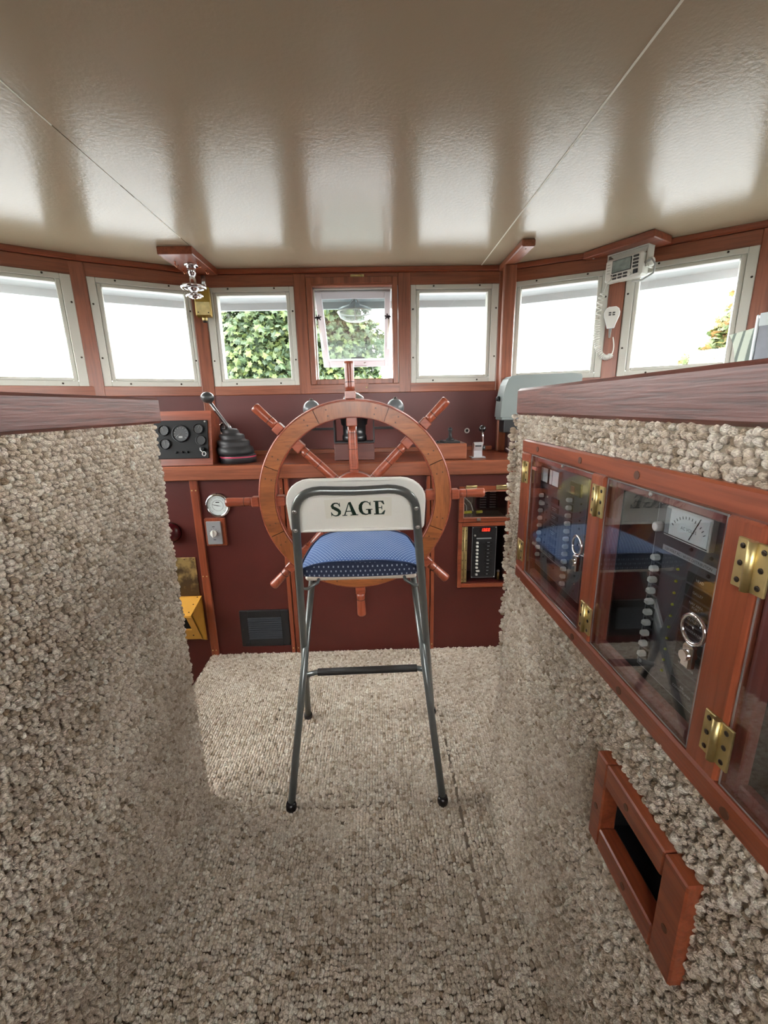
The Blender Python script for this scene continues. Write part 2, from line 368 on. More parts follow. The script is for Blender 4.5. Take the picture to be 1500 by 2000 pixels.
def window(nm, label, p, ang, x0, x1, ox0, ox1, **k):
    w = thing(nm, label, 'window', (p[0], p[1], 0), R(ang), kind='structure')
    wframe(w, x0, x1, ox0, ox1, **k); return w
def post(nm, label, p, ang, x0, x1, z0=SILL0, z1=HEAD1, y0=-0.008, y1=0.06):
    o = thing(nm, label, 'post', (p[0], p[1], 0), R(ang), kind='structure')
    build('post_board', MB().box(x0, x1, y0, y1, z0, z1, 0.003), mahogany('z'), o); return o
LF0 = AR[0] - AL[0]; ox = -AL[0]
facet('front', AL, 0, LF0, None, 0)
facet('front_left', BL, 26, 0.485, None, 0); facet('left', CL, 33, 0.48, None, 0); facet('side_left', DL, 62, 0.60, None, 0, -0.5, 0.5)
facet('front_right', AR, -25.5, 0.485, None, 0); facet('right', BR, -34, 0.52, None, 0); facet('side_right', CR, -62, 0.45, None, 0)
window('window_1', 'white framed window at the left edge, first of the row', CL, 33, 0.02, 0.447, 0.06, 0.392)
window('window_2', 'white framed window left of the chrome spotlight handle', BL, 26, 0.022, 0.425, 0.071, 0.396)
window('window_3', 'white framed window showing dense green foliage', AL, 0, -0.785 + ox, -0.367 + ox, -0.734 + ox, -0.407 + ox)
window('window_5', 'white framed bright window right of the open centre window', AL, 0, 0.187 + ox, 0.610 + ox, 0.230 + ox, 0.559 + ox)
window('window_6', 'white framed window behind the coiled microphone cord', AR, -25.5, 0.038, 0.450, 0.076, 0.404)
window('window_7', 'white framed window with a small tree in its lower right corner', BR, -34, 0.03, 0.462, 0.08, 0.411)
window('window_8', 'white framed window in the corner bay beside the books', CR, -62, 0.05, 0.41, 0.09, 0.37)
window('window_9', 'unseen tall white framed side window added for daylight in the corner bay behind the left half wall', DL, 62, 0.05, 0.56, 0.09, 0.52, z0=0.545, oz0=0.58)  # unseen tall glazing, added to send daylight onto floor and right wall
post('trim_1', 'mahogany post between the first and second windows from the left', BL, 26, -0.035, 0.022)
post('trim_2', 'mahogany corner post under the chrome spotlight handle', BL, 26, 0.425, 0.484)
post('trim_3', 'mahogany post left of the open centre window', AL, 0, -0.367 + ox, -0.310 + ox)
post('trim_4', 'mahogany post right of the open centre window', AL, 0, 0.127 + ox, 0.187 + ox)
post('trim_5', 'mahogany corner post behind the ceiling bracket', AR, -25.5, -0.012, 0.038)
post('trim_6', 'mahogany post behind the white microphone', AR, -25.5, 0.450, 0.512)
post('trim_7', 'mahogany post between the tree window and the books', BR, -34, 0.462, 0.535)
post('trim_8', 'mahogany post at the left corner bay', CL, 33, -0.03, 0.02)
post('trim_9', 'mahogany post aft of the left corner bay', DL, 62, -0.03, 0.05, 0.5)
post('trim_13', 'mahogany post between the added tall side window and the leftmost window', DL, 62, 0.56, 0.61, 0.5)
post('trim_10', 'mahogany post aft of the right corner bay', CR, -62, 0.41, 0.47)
post('trim_12', 'mahogany filler strip right of the bright window behind the bracket', AL, 0, 0.610 + ox, 0.645 + ox)
# panel posts below the sill on the left corner
post('trim_11', 'mahogany strip below the sill beside the lever knob', BL, 26, 0.425, 0.478, 0.894, SILL0, -0.006, 0.0)
# aft side walls and bulkhead, with unseen windows and door added for daylight
for sgn, P, nm in ((-1, DL, 'port'), (1, DR, 'starboard')):
    x = P[0]; Ls = P[1] - BACK
    w = thing('wall_' + nm, 'maroon %s cabin side with one long window added for daylight' % nm, 'wall', (x, P[1] if sgn > 0 else BACK, 0), R(-90 if sgn > 0 else 90), kind='structure')
    build('lower_panel', MB().box(0, Ls, 0, 0.06, -0.5, 1.0), M_maroon2(), w)
    build('head_rail', MB().box(0, Ls, 0, 0.06, 1.68, CEIL), mahogany('x'), w)
    u0 = (lambda a, b: (a, b)) if sgn > 0 else (lambda a, b: (Ls - b, Ls - a))
    for (a, b) in ((0, .10), (1.18, Ls)):
        q = u0(a, b); build('post_board', MB().box(q[0], q[1], 0, 0.06, 1.0, 1.68), mahogany('z'), w)
    for k, (a, b) in enumerate(((.10, 1.18),)):
        q = u0(a, b)
        wn = thing('window_%d' % (10 + k + (2 if sgn > 0 else 0)), 'unseen long white framed window added for daylight on the %s side' % nm, 'window', (x, P[1] if sgn > 0 else BACK, 0), R(-90 if sgn > 0 else 90), kind='structure')  # out of view, added so more daylight reaches the cabin
        wframe(wn, q[0], q[1], q[0] + .045, q[1] - .045, z0=1.0, z1=1.68, oz0=1.03, oz1=1.655, screws=False)
wb = build('wall_back', MB().box(-1.95, -0.55, BACK - 0.05, BACK, -0.5, CEIL).box(0.55, 1.9, BACK - 0.05, BACK, -0.5, CEIL).box(-0.55, 0.55, BACK - 0.05, BACK, -0.5, 0.0).box(-0.55, 0.55, BACK - 0.05, BACK, 1.68, CEIL), M_maroon2(), label='maroon bulkhead behind the camera', kind='structure'); tag(wb, cat='wall')
db = thing('door_1', 'unseen glazed double door added in the bulkhead behind the camera for daylight', 'door', (0, BACK, 0), 0, kind='structure')  # out of view, added to bring daylight in from aft
for (a, b) in ((-0.55, -0.005), (0.005, 0.55)):
    build('leaf_frame', MB().box(a, a + .05, -.045, -.01, 0, 1.68, .003).box(b - .05, b, -.045, -.01, 0, 1.68, .003).box(a + .05, b - .05, -.045, -.01, 0, 1.15, .003).box(a + .05, b - .05, -.045, -.01, 1.62, 1.68, .003), mahogany('z'), db)
    build('pane', MB().box(a + .045, b - .045, -.03, -.026, 1.145, 1.625), M_glass(), db)

# ---- centre opening window
w4 = thing('window_4', 'open centre window with a mahogany frame and tilted white sash', 'window', (AL[0], AL[1], 0), 0, kind='structure')
fx0, fx1, ix0, ix1 = -0.308 + ox, 0.124 + ox, -0.282 + ox, 0.098 + ox
build('wood_frame', MB().box(fx0, ix0, -0.010, 0.055, 1.231, 1.717, 0.003).box(ix1, fx1, -0.010, 0.055, 1.231, 1.717, 0.003)
      .box(ix0, ix1, -0.010, 0.055, 1.231, 1.257, 0.003).box(ix0, ix1, -0.010, 0.055, 1.687, 1.717, 0.003), mahogany('z'), w4)
build('stop_strip', MB().box(ix0, ix1, 0.03, 0.06, 1.672, 1.687), M_white(), w4)
build('stop_strip', MB().box(ix0, ix0 + 0.006, 0.03, 0.06, 1.257, 1.687), M_white(), w4)
# the sash, hinged along its top edge and pushed out at the bottom
TILT = 41
SM = Matrix.Translation(((ix0 + ix1) / 2, 0.05, 1.672)) @ Matrix.Rotation(R(TILT), 4, 'X')
sw = (ix1 - ix0) / 2 - 0.004
sash = build('sash', MB().box(-sw, -sw + 0.034, -0.012, 0.012, -0.43, 0, 0.003).box(sw - 0.030, sw, -0.012, 0.012, -0.43, 0, 0.003)
             .box(-sw + .034, sw - .03, -0.012, 0.012, -0.43, -0.388, 0.003).box(-sw + .034, sw - .03, -0.012, 0.012, -0.038, 0, 0.003).xf(SM), plain('sash_paint', srgb(196, 198, 204), 0.45), w4)
build('pane', MB().box(-sw + 0.03, sw - 0.026, -0.002, 0.002, -0.392, -0.034).xf(SM), glassy('hazy_glass', (0.74, 0.78, 0.77, 1), 0.02, 0.03, 0.012), w4)
build('sticker', MB().box(-0.03, 0.045, -0.004, -0.0035, -0.378, -0.370).xf(SM), plain('dark_sticker', srgb(70, 80, 82), 0.6), w4)
build('latch', MB().box(-0.02, 0.055, -0.016, -0.012, -0.424, -0.421).lathe([(0.008, 0), (0.008, 0.004), (0.004, 0.006)], (0.046, -0.012, -0.405), (0, -1, 0), 10).xf(SM), M_steel(), w4)
for sg in (-1, 1):
    kx = (ix0 + 0.004) if sg < 0 else (ix1 - 0.004)
    k = MB()
    for q in range(5):
        a = q * 2 * math.pi / 5 + 0.3; k.cyl((kx - sg * 0.02, 0.02, 1.545), (kx - sg * 0.02 + 0.013 * math.cos(a), 0.016, 1.545 + 0.013 * math.sin(a)), 0.0035, n=6)
    k.cyl((kx, 0.02, 1.545), (kx - sg * 0.024, 0.02, 1.545), 0.004, n=8)
    build('star_knob', k, plain('bronze_dark', srgb(70, 60, 66), 0.4, 0.6), w4)
    pe = SM @ Vector((sg * (sw - 0.012), -0.016, -0.30))
    build('stay_arm', MB().cyl((kx - sg * 0.012, 0.022, 1.54), pe, 0.004, n=8), M_white(), w4)
    build('stay_bracket', MB().box(pe.x - 0.004, pe.x + 0.004, pe.y - 0.006, pe.y + 0.006, pe.z - 0.012, pe.z + 0.03, 0.001), M_steel(), w4)
# little catch plate on the sill and barrel bolt on the head
build('catch_plate', MB().box(-0.145 + ox, -0.025 + ox, -0.016, -0.006, 1.19, 1.236, 0.002), mahogany('x'), w4)
for q in (-0.135, -0.035): build('screw', screw_mb((q + ox, -0.016, 1.215), r=0.0035), M_brass(), w4)
bolt = thing('barrel_bolt', 'tiny brass barrel bolt above the open centre window', 'bolt', (-0.065, 2.198, 1.720))
build('plate', MB().box(-0.032, 0.032, -0.002, 0.002, -0.006, 0.006, 0.001), M_brass(), bolt)
build('rod', MB().cyl((-0.03, -0.005, 0), (0.025, -0.005, 0), 0.0035, n=8), M_brass(), bolt)
build('knob', MB().sphere((0.012, -0.01, 0), 0.005, 8, 6), plain('bright_brass', srgb(226, 200, 130), 0.2, 1.0), bolt)
# lamp disc outside
ld = thing('deck_light', 'round white lamp hanging outside behind the open centre window', 'lamp', (-0.092, 2.50, 1.69))
build('shade', MB().lathe([(0.0, -0.118), (0.05, -0.112), (0.082, -0.095), (0.094, -0.07), (0.088, -0.05), (0.03, -0.03), (0.012, 0)], (0, 0, 0), (0, 0, 1), 24), glassy('opal_plastic', (0.72, 0.74, 0.76, 1), 0.0, 0.3, 0.03), ld)
build('rim', MB().torus((0, 0, -0.068), (0, 0, 1), 0.094, 0.004, 28, 6), M_white(), ld)
build('stem', MB().cyl((0, 0, -0.11), (0, 0, 0.02), 0.004, n=8), M_white(), ld)

# ================================================================== CARPETED HALF WALLS
def loops_material(name, stops, seed=0.0):
    m, N, L, B = newmat(name)
    oi = N.new('ShaderNodeObjectInfo'); cr = N.new('ShaderNodeValToRGB'); e = cr.color_ramp.elements
    e[0].position, e[0].color = stops[0]; e[1].position, e[1].color = stops[-1]
    for p, c in stops[1:-1]:
        q = e.new(p); q.color = c
    tc = N.new('ShaderNodeTexCoord'); nz = N.new('ShaderNodeTexNoise'); nz.inputs['Scale'].default_value = 3.0; nz.inputs['Detail'].default_value = 6
    bp = N.new('ShaderNodeBump'); bp.inputs['Strength'].default_value = 0.6; bp.inputs['Distance'].default_value = 0.25
    geo = N.new('ShaderNodeNewGeometry'); n2 = N.new('ShaderNodeTexNoise'); n2.inputs['Scale'].default_value = 260; n2.inputs['Detail'].default_value = 2
    c2 = N.new('ShaderNodeValToRGB'); c2.color_ramp.elements[0].color = (0.82, 0.78, 0.74, 1); c2.color_ramp.elements[1].color = (1.15, 1.15, 1.12, 1); c2.color_ramp.elements[0].position = 0.35; c2.color_ramp.elements[1].position = 0.6
    n3 = N.new('ShaderNodeTexNoise'); n3.inputs['Scale'].default_value = 5; n3.inputs['Detail'].default_value = 3
    c3 = N.new('ShaderNodeValToRGB'); c3.color_ramp.elements[0].color = (0.9, 0.885, 0.87, 1); c3.color_ramp.elements[1].color = (1.05, 1.05, 1.05, 1); c3.color_ramp.elements[0].position = 0.35; c3.color_ramp.elements[1].position = 0.65
    mx = N.new('ShaderNodeMixRGB'); mx.blend_type = 'MULTIPLY'; mx.inputs[0].default_value = 1.0
    my = N.new('ShaderNodeMixRGB'); my.blend_type = 'MULTIPLY'; my.inputs[0].default_value = 1.0
    L.new(oi.outputs['Random'], cr.inputs['Fac']); L.new(geo.outputs['Position'], n2.inputs['Vector']); L.new(n2.outputs['Fac'], c2.inputs['Fac'])
    L.new(geo.outputs['Position'], n3.inputs['Vector']); L.new(n3.outputs['Fac'], c3.inputs['Fac'])
    L.new(cr.outputs['Color'], mx.inputs[1]); L.new(c2.outputs['Color'], mx.inputs[2])
    L.new(mx.outputs['Color'], my.inputs[1]); L.new(c3.outputs['Color'], my.inputs[2]); L.new(my.outputs['Color'], B.inputs['Base Color'])
    L.new(tc.outputs['Object'], nz.inputs['Vector']); L.new(nz.outputs['Fac'], bp.inputs['Height']); L.new(bp.outputs['Normal'], B.inputs['Normal'])
    B.inputs['Roughness'].default_value = 0.95; B.inputs['Specular IOR Level'].default_value = 0.1
    return m
LOOPMAT = loops_material('wool_loop', [(0.0, srgb(168, 148, 126)), (0.06, srgb(200, 184, 164)), (0.35, srgb(222, 208, 192)), (0.75, srgb(234, 223, 210)), (1.0, srgb(246, 240, 230))])
# source bead (a fat, slightly bent yarn loop), kept out of the scene collection
def bead_mesh():
    mb = MB().sphere((0, 0, 0), 1.0, 10, 6)
    me = bpy.data.meshes.new('yarn_loop'); vs = []
    for v in mb.v:
        x, y, z = v; vs.append((x * (1 + 0.15 * math.sin(3 * y)), y + 0.18 * x * x - 0.1, z * (1.0 - 0.12 * y)))
    me.from_pydata(vs, [], mb.f); me.polygons.foreach_set('use_smooth', [True] * len(mb.f)); me.materials.append(LOOPMAT)
    return me
LOOP = bpy.data.objects.new('yarn_loop', bead_mesh())
def pile(name, pts, nrm, row, parent, size, label=None):
    """scatter loops on points: nrm = surface normal, row = direction of the carpet rows"""
    me = bpy.data.meshes.new(name); me.from_pydata(pts, [], [])
    a = me.attributes.new('rot', 'FLOAT_VECTOR', 'POINT'); b = me.attributes.new('scl', 'FLOAT_VECTOR', 'POINT')
    nrm, row = Vector(nrm), Vector(row); oth = nrm.cross(row)
    rv = []; sv = []
    for _ in pts:
        ang = random.gauss(0, 0.5); n2 = (nrm + Vector((random.gauss(0, .15), random.gauss(0, .15), random.gauss(0, .15)))).normalized()
        x = (row * math.cos(ang) + oth * math.sin(ang)); x = (x - n2 * x.dot(n2)).normalized(); y = n2.cross(x)
        e = Matrix((x, y, n2)).transposed().to_euler(); rv += [e.x, e.y, e.z]
        k = size * random.uniform(0.8, 1.2); sv += [k * random.uniform(1.0, 1.25), k * random.uniform(0.9, 1.1), k * random.uniform(1.0, 1.6)]
    a.data.foreach_set('vector', rv); b.data.foreach_set('vector', sv)
    o = bpy.data.objects.new(name, me); COL.objects.link(o); o.parent = parent
    ng = bpy.data.node_groups.new('loops_' + name, 'GeometryNodeTree')
    ng.interface.new_socket('Geometry', in_out='INPUT', socket_type='NodeSocketGeometry'); ng.interface.new_socket('Geometry', in_out='OUTPUT', socket_type='NodeSocketGeometry')
    N, L = ng.nodes, ng.links
    gi = N.new('NodeGroupInput'); go = N.new('NodeGroupOutput'); ip = N.new('GeometryNodeInstanceOnPoints'); ob = N.new('GeometryNodeObjectInfo'); ob.inputs['Object'].default_value = LOOP; ob.inputs['As Instance'].default_value = True
    r1 = N.new('GeometryNodeInputNamedAttribute'); r1.data_type = 'FLOAT_VECTOR'; r1.inputs['Name'].default_value = 'rot'
    r2 = N.new('GeometryNodeInputNamedAttribute'); r2.data_type = 'FLOAT_VECTOR'; r2.inputs['Name'].default_value = 'scl'
    er = N.new('FunctionNodeEulerToRotation')
    L.new(gi.outputs[0], ip.inputs['Points']); L.new(ob.outputs['Geometry'], ip.inputs['Instance'])
    L.new(r1.outputs['Attribute'], er.inputs[0]); L.new(er.outputs[0], ip.inputs['Rotation']); L.new(r2.outputs['Attribute'], ip.inputs['Scale'])
    L.new(ip.outputs['Instances'], go.inputs[0])
    md = o.modifiers.new('loops', 'NODES'); md.node_group = ng
    me.materials.append(LOOPMAT)
    tag(o, label, kind='stuff')
    return o
def jgrid(u0, u1, v0, v1, du, dv, ju=0.22, jv=0.22):
    pts = []; n = int((v1 - v0) / dv); m = int((u1 - u0) / du)
    for j in range(n + 1):
        off = random.random() * du
        for i in range(m + 1):
            pts.append((u0 + i * du + off * 0.5 + random.gauss(0, ju) * du, v0 + j * dv + random.gauss(0, jv) * dv * 0.6))
    return [p for p in pts if u0 <= p[0] <= u1 and v0 <= p[1] <= v1]
LX, LY1 = -0.521, 1.028
wl = thing('wall_partition_left', 'beige loop carpet covered half wall filling the left foreground', 'half wall', (LX, 0.3, 0), kind='structure')
build('core', MB().box(-0.60, LX, -0.6, LY1, -0.5, 1.095), fl_base, wl, world=True)
P = [(0, u - 0.3, v) for (u, v) in jgrid(0.05, LY1, 0.0, 1.096, 0.0092, 0.0088)]
P += [(u - LX, LY1 - 0.3, v) for (u, v) in jgrid(-0.598, LX, 0.0, 1.096, 0.0092, 0.0088)]
pile('carpet_pile', P, (1, 0, 0), (0, 1, 0), wl, 0.0050, 'nubby beige wool loops')
build('corner_post', MB().box(-0.60, LX, LY1 - 0.002, LY1, 0, 1.09), fl_base, wl, world=True)
RXU, RXL, RY1 = 0.339, 0.331, 0.998
wr = thing('wall_partition_right', 'beige loop carpet covered half wall holding the glazed panel cabinet on the right', 'half wall', (RXU, 0.3, 0), kind='structure')
c = MB().box(RXU, 0.62, -0.6, RY1, 1.045, 1.097).box(RXL, 0.62, -0.6, RY1, 0.63, 0.724).prism([(0.3095, 0), (0.62, 0), (0.62, 0.49), (RXL, 0.49), (RXL, 0.45)], (0, -0.6, 0), (1, 0, 0), (0, 0, 1), (0, RY1 + 0.6, 0))
c.box(RXL, 0.62, 0.49, RY1, 0.49, 0.63).box(RXL, 0.62, -0.6, 0.33, 0.49, 0.63).box(0.48, 0.62, 0.33, 0.49, 0.49, 0.63)
c.box(RXU, 0.62, 0.93, RY1, 0.724, 1.045).box(0.48, 0.62, -0.6, 0.93, 0.724, 1.045)
build('core', c, fl_base, wr, world=True)
P = []
for (y, z) in jgrid(-0.05, RY1, 0.0, 1.096, 0.0092, 0.0088):
    if 0.731 < z < 1.040 and y < 0.930: continue
    if 0.491 < z < 0.629 and 0.331 < y < 0.489: continue
    x = RXU if z > 0.728 else RXL
    if z < 0.45: x -= (0.45 - z) * 0.0478
    P.append((x - RXU, y - 0.3, z))
P += [(u - RXU, RY1 - 0.3, v) for (u, v) in jgrid(RXL - 0.012, 0.60, 0.0, 1.096, 0.0092, 0.0088)]
pile('carpet_pile', P, (-1, 0, 0), (0, 1, 0), wr, 0.0050, 'nubby beige wool loops')
# floor pile with worn hatch seams left bare
P = []
SEX = lambda x, a: abs(x - a) < 0.0030
for (v, u) in jgrid(0.06, 1.785, -0.785, 0.66, 0.0088, 0.0088, 0.2, 0.12):
    x, y = u, v
    if abs(x + 0.385) < 0.0034 and y < 1.62: continue
    if SEX(x, 0.2155) and y < 1.4: continue
    if abs(y - (1.035 + 0.01 * math.sin(9 * x))) < 0.0022 and -0.36 < x < -0.05: continue
    if abs(y - (0.985 + 0.006 * math.sin(11 * x))) < 0.0016 and -0.34 < x < 0.19: continue
    if (x + 0.115) ** 2 + (y - 0.935) ** 2 < 4e-5 or (x + 0.005) ** 2 + (y - 0.937) ** 2 < 4e-5: continue
    if x < LX and y < LY1: continue
    if x > 0.315 and y < RY1: continue
    P.append((x, y, 0.0))
pile('carpet_pile', P, (0, 0, 1), (0, 1, 0), floor, 0.0053, 'beige and brown flecked loop pile')
# caps
capl = build('partition_cap', MB().box(-0.622, -0.508, -0.6, 1.046, 1.092, 1.150, 0.005), capwood('y'), label='reddish open grained wooden cap along the top of the left half wall'); tag(capl, cat='cap rail')
capr = build('partition_cap', MB().box(0.331, 0.64, -0.6, 1.006, 1.096, 1.154, 0.005), capwood('y'), label='reddish open grained wooden cap along the top of the right half wall'); tag(capr, cat='cap rail')

# ================================================================== HELM CONSOLE
con = thing('helm_console', 'maroon painted helm console front with mahogany strips under the windows', 'console', (-0.08, 1.79, 0))
def cbox(name, x0, x1, y0, y1, z0, z1, mat, b=0.0, parent=None): return build(name, MB().box(x0, x1, y0, y1, z0, z1, b), mat, parent or con, world=True)
cbox('front_panel', -1.45, -0.787, 1.795, 1.815, -0.5, 0.8335, M_maroon())
cbox('front_panel', -0.787, -0.41, 1.79, 1.815, -0.05, 0.8335, M_maroon())
cbox('front_panel', -0.41, 0.221, 1.795, 1.815, -0.05, 0.8335, M_maroon())
rp = MB().box(0.221, 0.374, 1.79, 1.815, -0.05, 0.8335).box(0.575, 1.0, 1.79, 1.815, -0.05, 0.8335).box(0.374, 0.575, 1.79, 1.815, 0.757, 0.8335).box(0.374, 0.575, 1.79, 1.815, 0.598, 0.638).box(0.374, 0.575, 1.79, 1.815, -0.05, 0.333)
build('front_panel', rp, M_maroon(), con, world=True)
for (x0, x1, z0) in ((-0.789, -0.756, -0.02), (-0.413, -0.396, 0.0), (-0.391, -0.374, 0.0), (0.216, 0.232, 0.0), (0.237, 0.253, 0.0), (0.600, 0.628, 0.0)):
    cbox('strip', x0, x1, 1.777, 1.80, z0, 0.8335, redwood('z'), 0.002)
for (x, z) in ((-0.781, 0.79), (-0.765, 0.79), (-0.781, 0.40), (-0.765, 0.40), (-0.781, 0.03), (-0.765, 0.03), (-0.405, 0.03), (-0.382, 0.03), (0.224, 0.45), (0.245, 0.03), (-0.405, 0.79)):
    build('screw', screw_mb((x, 1.777, z), r=0.003), M_brass(), con, world=True)
# compartments right of the wheel
cbox('compartment_back', 0.36, 0.60, 1.93, 1.935, 0.30, 0.79, plain('compartment_maroon', srgb(62, 30, 30), 0.6))
build('compartment_lining', MB().box(0.368, 0.374, 1.815, 1.93, 0.32, 0.77).box(0.575, 0.581, 1.815, 1.93, 0.32, 0.77).box(0.374, 0.575, 1.815, 1.93, 0.757, 0.763).box(0.374, 0.575, 1.815, 1.93, 0.61, 0.634).box(0.374, 0.575, 1.815, 1.93, 0.322, 0.33), plain('compartment_maroon', srgb(62, 30, 30), 0.6), con, world=True)
def frame4(x0, x1, z0, z1, w, y0, y1):
    return MB().box(x0, x0 + w, y0, y1, z0, z1, .002).box(x1 - w, x1, y0, y1, z0, z1, .002).box(x0 + w, x1 - w, y0, y1, z0, z0 + w, .002).box(x0 + w, x1 - w, y0, y1, z1 - w, z1, .002)
hatch = thing('hatch_door', 'small glazed mahogany hatch over the wiring compartment beside the wheel handle', 'hatch', (0.474, 1.782, 0.62))
build('frame', frame4(0.357, 0.592, 0.622, 0.781, 0.021, 1.772, 1.789), redwood('x'), hatch, world=True)
build('bead', frame4(0.376, 0.573, 0.640, 0.760, 0.003, 1.769, 1.775), plain('pale_bead', srgb(176, 120, 100), 0.4), hatch, world=True)
build('pane', MB().box(0.375, 0.574, 1.779, 1.782, 0.640, 0.762), M_acrylic(), hatch, world=True)
hg = build('hinge', MB().box(0.515, 0.562, 1.766, 1.772, 0.766, 0.783, 0.001).cyl((0.515, 1.766, 0.783), (0.562, 1.766, 0.783), 0.004, n=8), M_brass(), hatch, world=True)
build('hinge', MB().box(0.385, 0.432, 1.766, 1.772, 0.766, 0.783, 0.001).cyl((0.385, 1.766, 0.783), (0.432, 1.766, 0.783), 0.004, n=8), M_brass(), hatch, world=True)
build('catch', MB().box(0.436, 0.452, 1.764, 1.772, 0.630, 0.642, 0.001), M_steel(), hatch, world=True)
build('frame', frame4(0.358, 0.590, 0.312, 0.619, 0.017, 1.774, 1.789), redwood('x'), con, world=True)
# terminal blocks and wiring in the hatch
tb = thing('terminal_block', 'black terminal block with two columns of chrome studs behind the small hatch', 'terminal block', (0.52, 1.92, 0.65))
build('base', MB().box(0.485, 0.565, 1.905, 1.93, 0.648, 0.752, 0.003), M_black(), tb, world=True)
for i in range(8):
    for xx in (0.495, 0.540):
        build('stud', MB().box(xx - 0.014, xx + 0.014, 1.898, 1.906, 0.655 + i * 0.0118, 0.6595 + i * 0.0118, 0.001), M_steel(), tb, world=True)
wires = (('cable', 'thin white wire curving down to the yellow sleeve', [(0.377, 1.86, 0.725), (0.40, 1.85, 0.715), (0.425, 1.845, 0.69), (0.435, 1.84, 0.655)], srgb(205, 200, 190), 0.0022),
         ('cable', 'short white wire inside the small hatch', [(0.377, 1.87, 0.705), (0.39, 1.86, 0.70), (0.405, 1.85, 0.68), (0.408, 1.85, 0.655)], srgb(205, 200, 190), 0.002),
         ('cable', 'dark red wire loop beside the terminal studs', [(0.485, 1.89, 0.725), (0.455, 1.87, 0.71), (0.45, 1.86, 0.68), (0.46, 1.86, 0.65), (0.475, 1.86, 0.642)], srgb(96, 24, 44), 0.0028))
for n, lb, pts, cl, r in wires:
    tag(build(n, MB().tube(pts, r, 6), plain('wire_%d' % (r * 1e5), cl, 0.45), label=lb), cat='wire')
for lb, x0, x1, z in (('long yellow cable sleeve lying in the small hatch', 0.388, 0.43, 0.647), ('short yellow cable sleeve by the terminal block', 0.452, 0.478, 0.648)):
    tag(build('cable_sleeve', MB().cyl((x0, 1.845, z), (x1, 1.848, z + 0.002), 0.007, n=10), plain('yellow_sleeve', srgb(214, 196, 44), 0.5), label=lb), cat='cable sleeve')
# ---- breaker panel of the lower compartment
PIANO = thing('piano_hinge', 'long brass piano hinge in the lower right compartment', 'hinge', (0.388, 1.786, 0.335))
build('leaf', MB().box(0.3755, 0.387, 1.784, 1.787, 0.335, 0.597), M_brass(), PIANO, world=True)
build('leaf', MB().box(0.3895, 0.401, 1.784, 1.787, 0.335, 0.597), M_brass(), PIANO, world=True)
build('pin', MB().cyl((0.388, 1.783, 0.335), (0.388, 1.783, 0.597), 0.0022, n=8), M_brass(), PIANO, world=True)
for i in range(6):
    for xx in (0.381, 0.3955): build('screw', screw_mb((xx, 1.784, 0.35 + i * 0.046), r=0.0022, h=0.001), M_screw(), PIANO, world=True)
bk = thing('breaker_panel', 'black breaker panel with a red digital 13.60 readout and white switches', 'panel', (0.480, 1.80, 0.348))
build('plate', MB().box(0.4235, 0.5355, 1.798, 1.803, 0.349, 0.594, 0.002), plain('black_panel', srgb(26, 27, 30), 0.4), bk, world=True)
build('outline', frame4(0.4250, 0.5340, 0.3505, 0.5925, 0.0012, 1.7974, 1.7982), M_greyline(), bk, world=True)
build('readout_window', MB().box(0.455, 0.512, 1.7965, 1.798, 0.566, 0.590, 0.0005), M_label(), bk, world=True)
# seven-segment digits
def seven(d):
    return {'1': 'bc', '3': 'abcdg', '6': 'acdefg', '0': 'abcdef'}[d]
def digits_mb(txt, x, z, w, h, t, gap):
    mb = MB()
    for chr_ in txt:
        if chr_ == '.':
            mb.box(x - gap * 0.75, x - gap * 0.75 + t, 0, 0.0006, z, z + t); continue
        S = {'a': (0, h - t, w, h), 'd': (0, 0, w, t), 'g': (0, h / 2 - t / 2, w, h / 2 + t / 2), 'b': (w - t, h / 2, w, h), 'c': (w - t, 0, w, h / 2), 'f': (0, h / 2, t, h), 'e': (0, 0, t, h / 2)}
        for q in seven(chr_):
            a = S[q]; mb.box(x + a[0], x + a[2], 0, 0.0006, z + a[1], z + a[3])
        x += w + gap
    mb.v = [(v[0] + (v[2] - z) * 0.12, v[1], v[2]) for v in mb.v]
    return mb
m, N, L, B = newmat('red_led'); B.inputs['Base Color'].default_value = (0.6, 0.02, 0.01, 1); B.inputs['Emission Color'].default_value = (1.0, 0.045, 0.02, 1); B.inputs['Emission Strength'].default_value = 0.55; REDLED = m
build('digits', shifted(digits_mb('13.60', 0.462, 0.572, 0.0078, 0.0140, 0.0021, 0.0030), 0, 1.7958, 0), REDLED, bk, world=True)
build('small_knob', MB().lathe([(0.0045, 0), (0.0045, 0.004), (0.002, 0.006)], (0.437, 1.798, 0.553), (0, -1, 0), 10), M_steel(), bk, world=True)
build('title_bar', MB().box(0.445, 0.511, 1.7965, 1.798, 0.536, 0.541), M_greyline(), bk, world=True)
for i in range(10):
    z = 0.519 - i * 0.0168
    if i == 8: build('switch', MB().box(0.446, 0.462, 1.788, 1.798, z - 0.003, z + 0.003, 0.001), M_switch(), bk, world=True)
    else: build('switch', MB().box(0.443, 0.4535, 1.788, 1.798, z - 0.0042, z + 0.0042, 0.0015), M_switch(), bk, world=True)
    lb = build('label_plate', MB().box(0.484, 0.516, 1.7968, 1.798, z - 0.0056, z + 0.0056), M_label(), bk, world=True)
    build('marking', MB().box(0.494, 0.494 + random.uniform(.006, .013), 1.7962, 1.7968, z - 0.0012, z + 0.0012), M_greyline(), lb, world=True)
for (x, z) in ((0.4285, 0.589), (0.5305, 0.589), (0.4285, 0.354), (0.5305, 0.354)): build('screw', screw_mb((x, 1.798, z), r=0.0028), M_steel(), bk, world=True)
fu = thing('fuse_holder', 'small brass fuse holder standing beside the breaker panel', 'fuse', (0.553, 1.81, 0.333))
build('body', MB().cyl((0.553, 1.81, 0.334), (0.553, 1.81, 0.372), 0.006, n=10), M_brass(), fu, world=True)
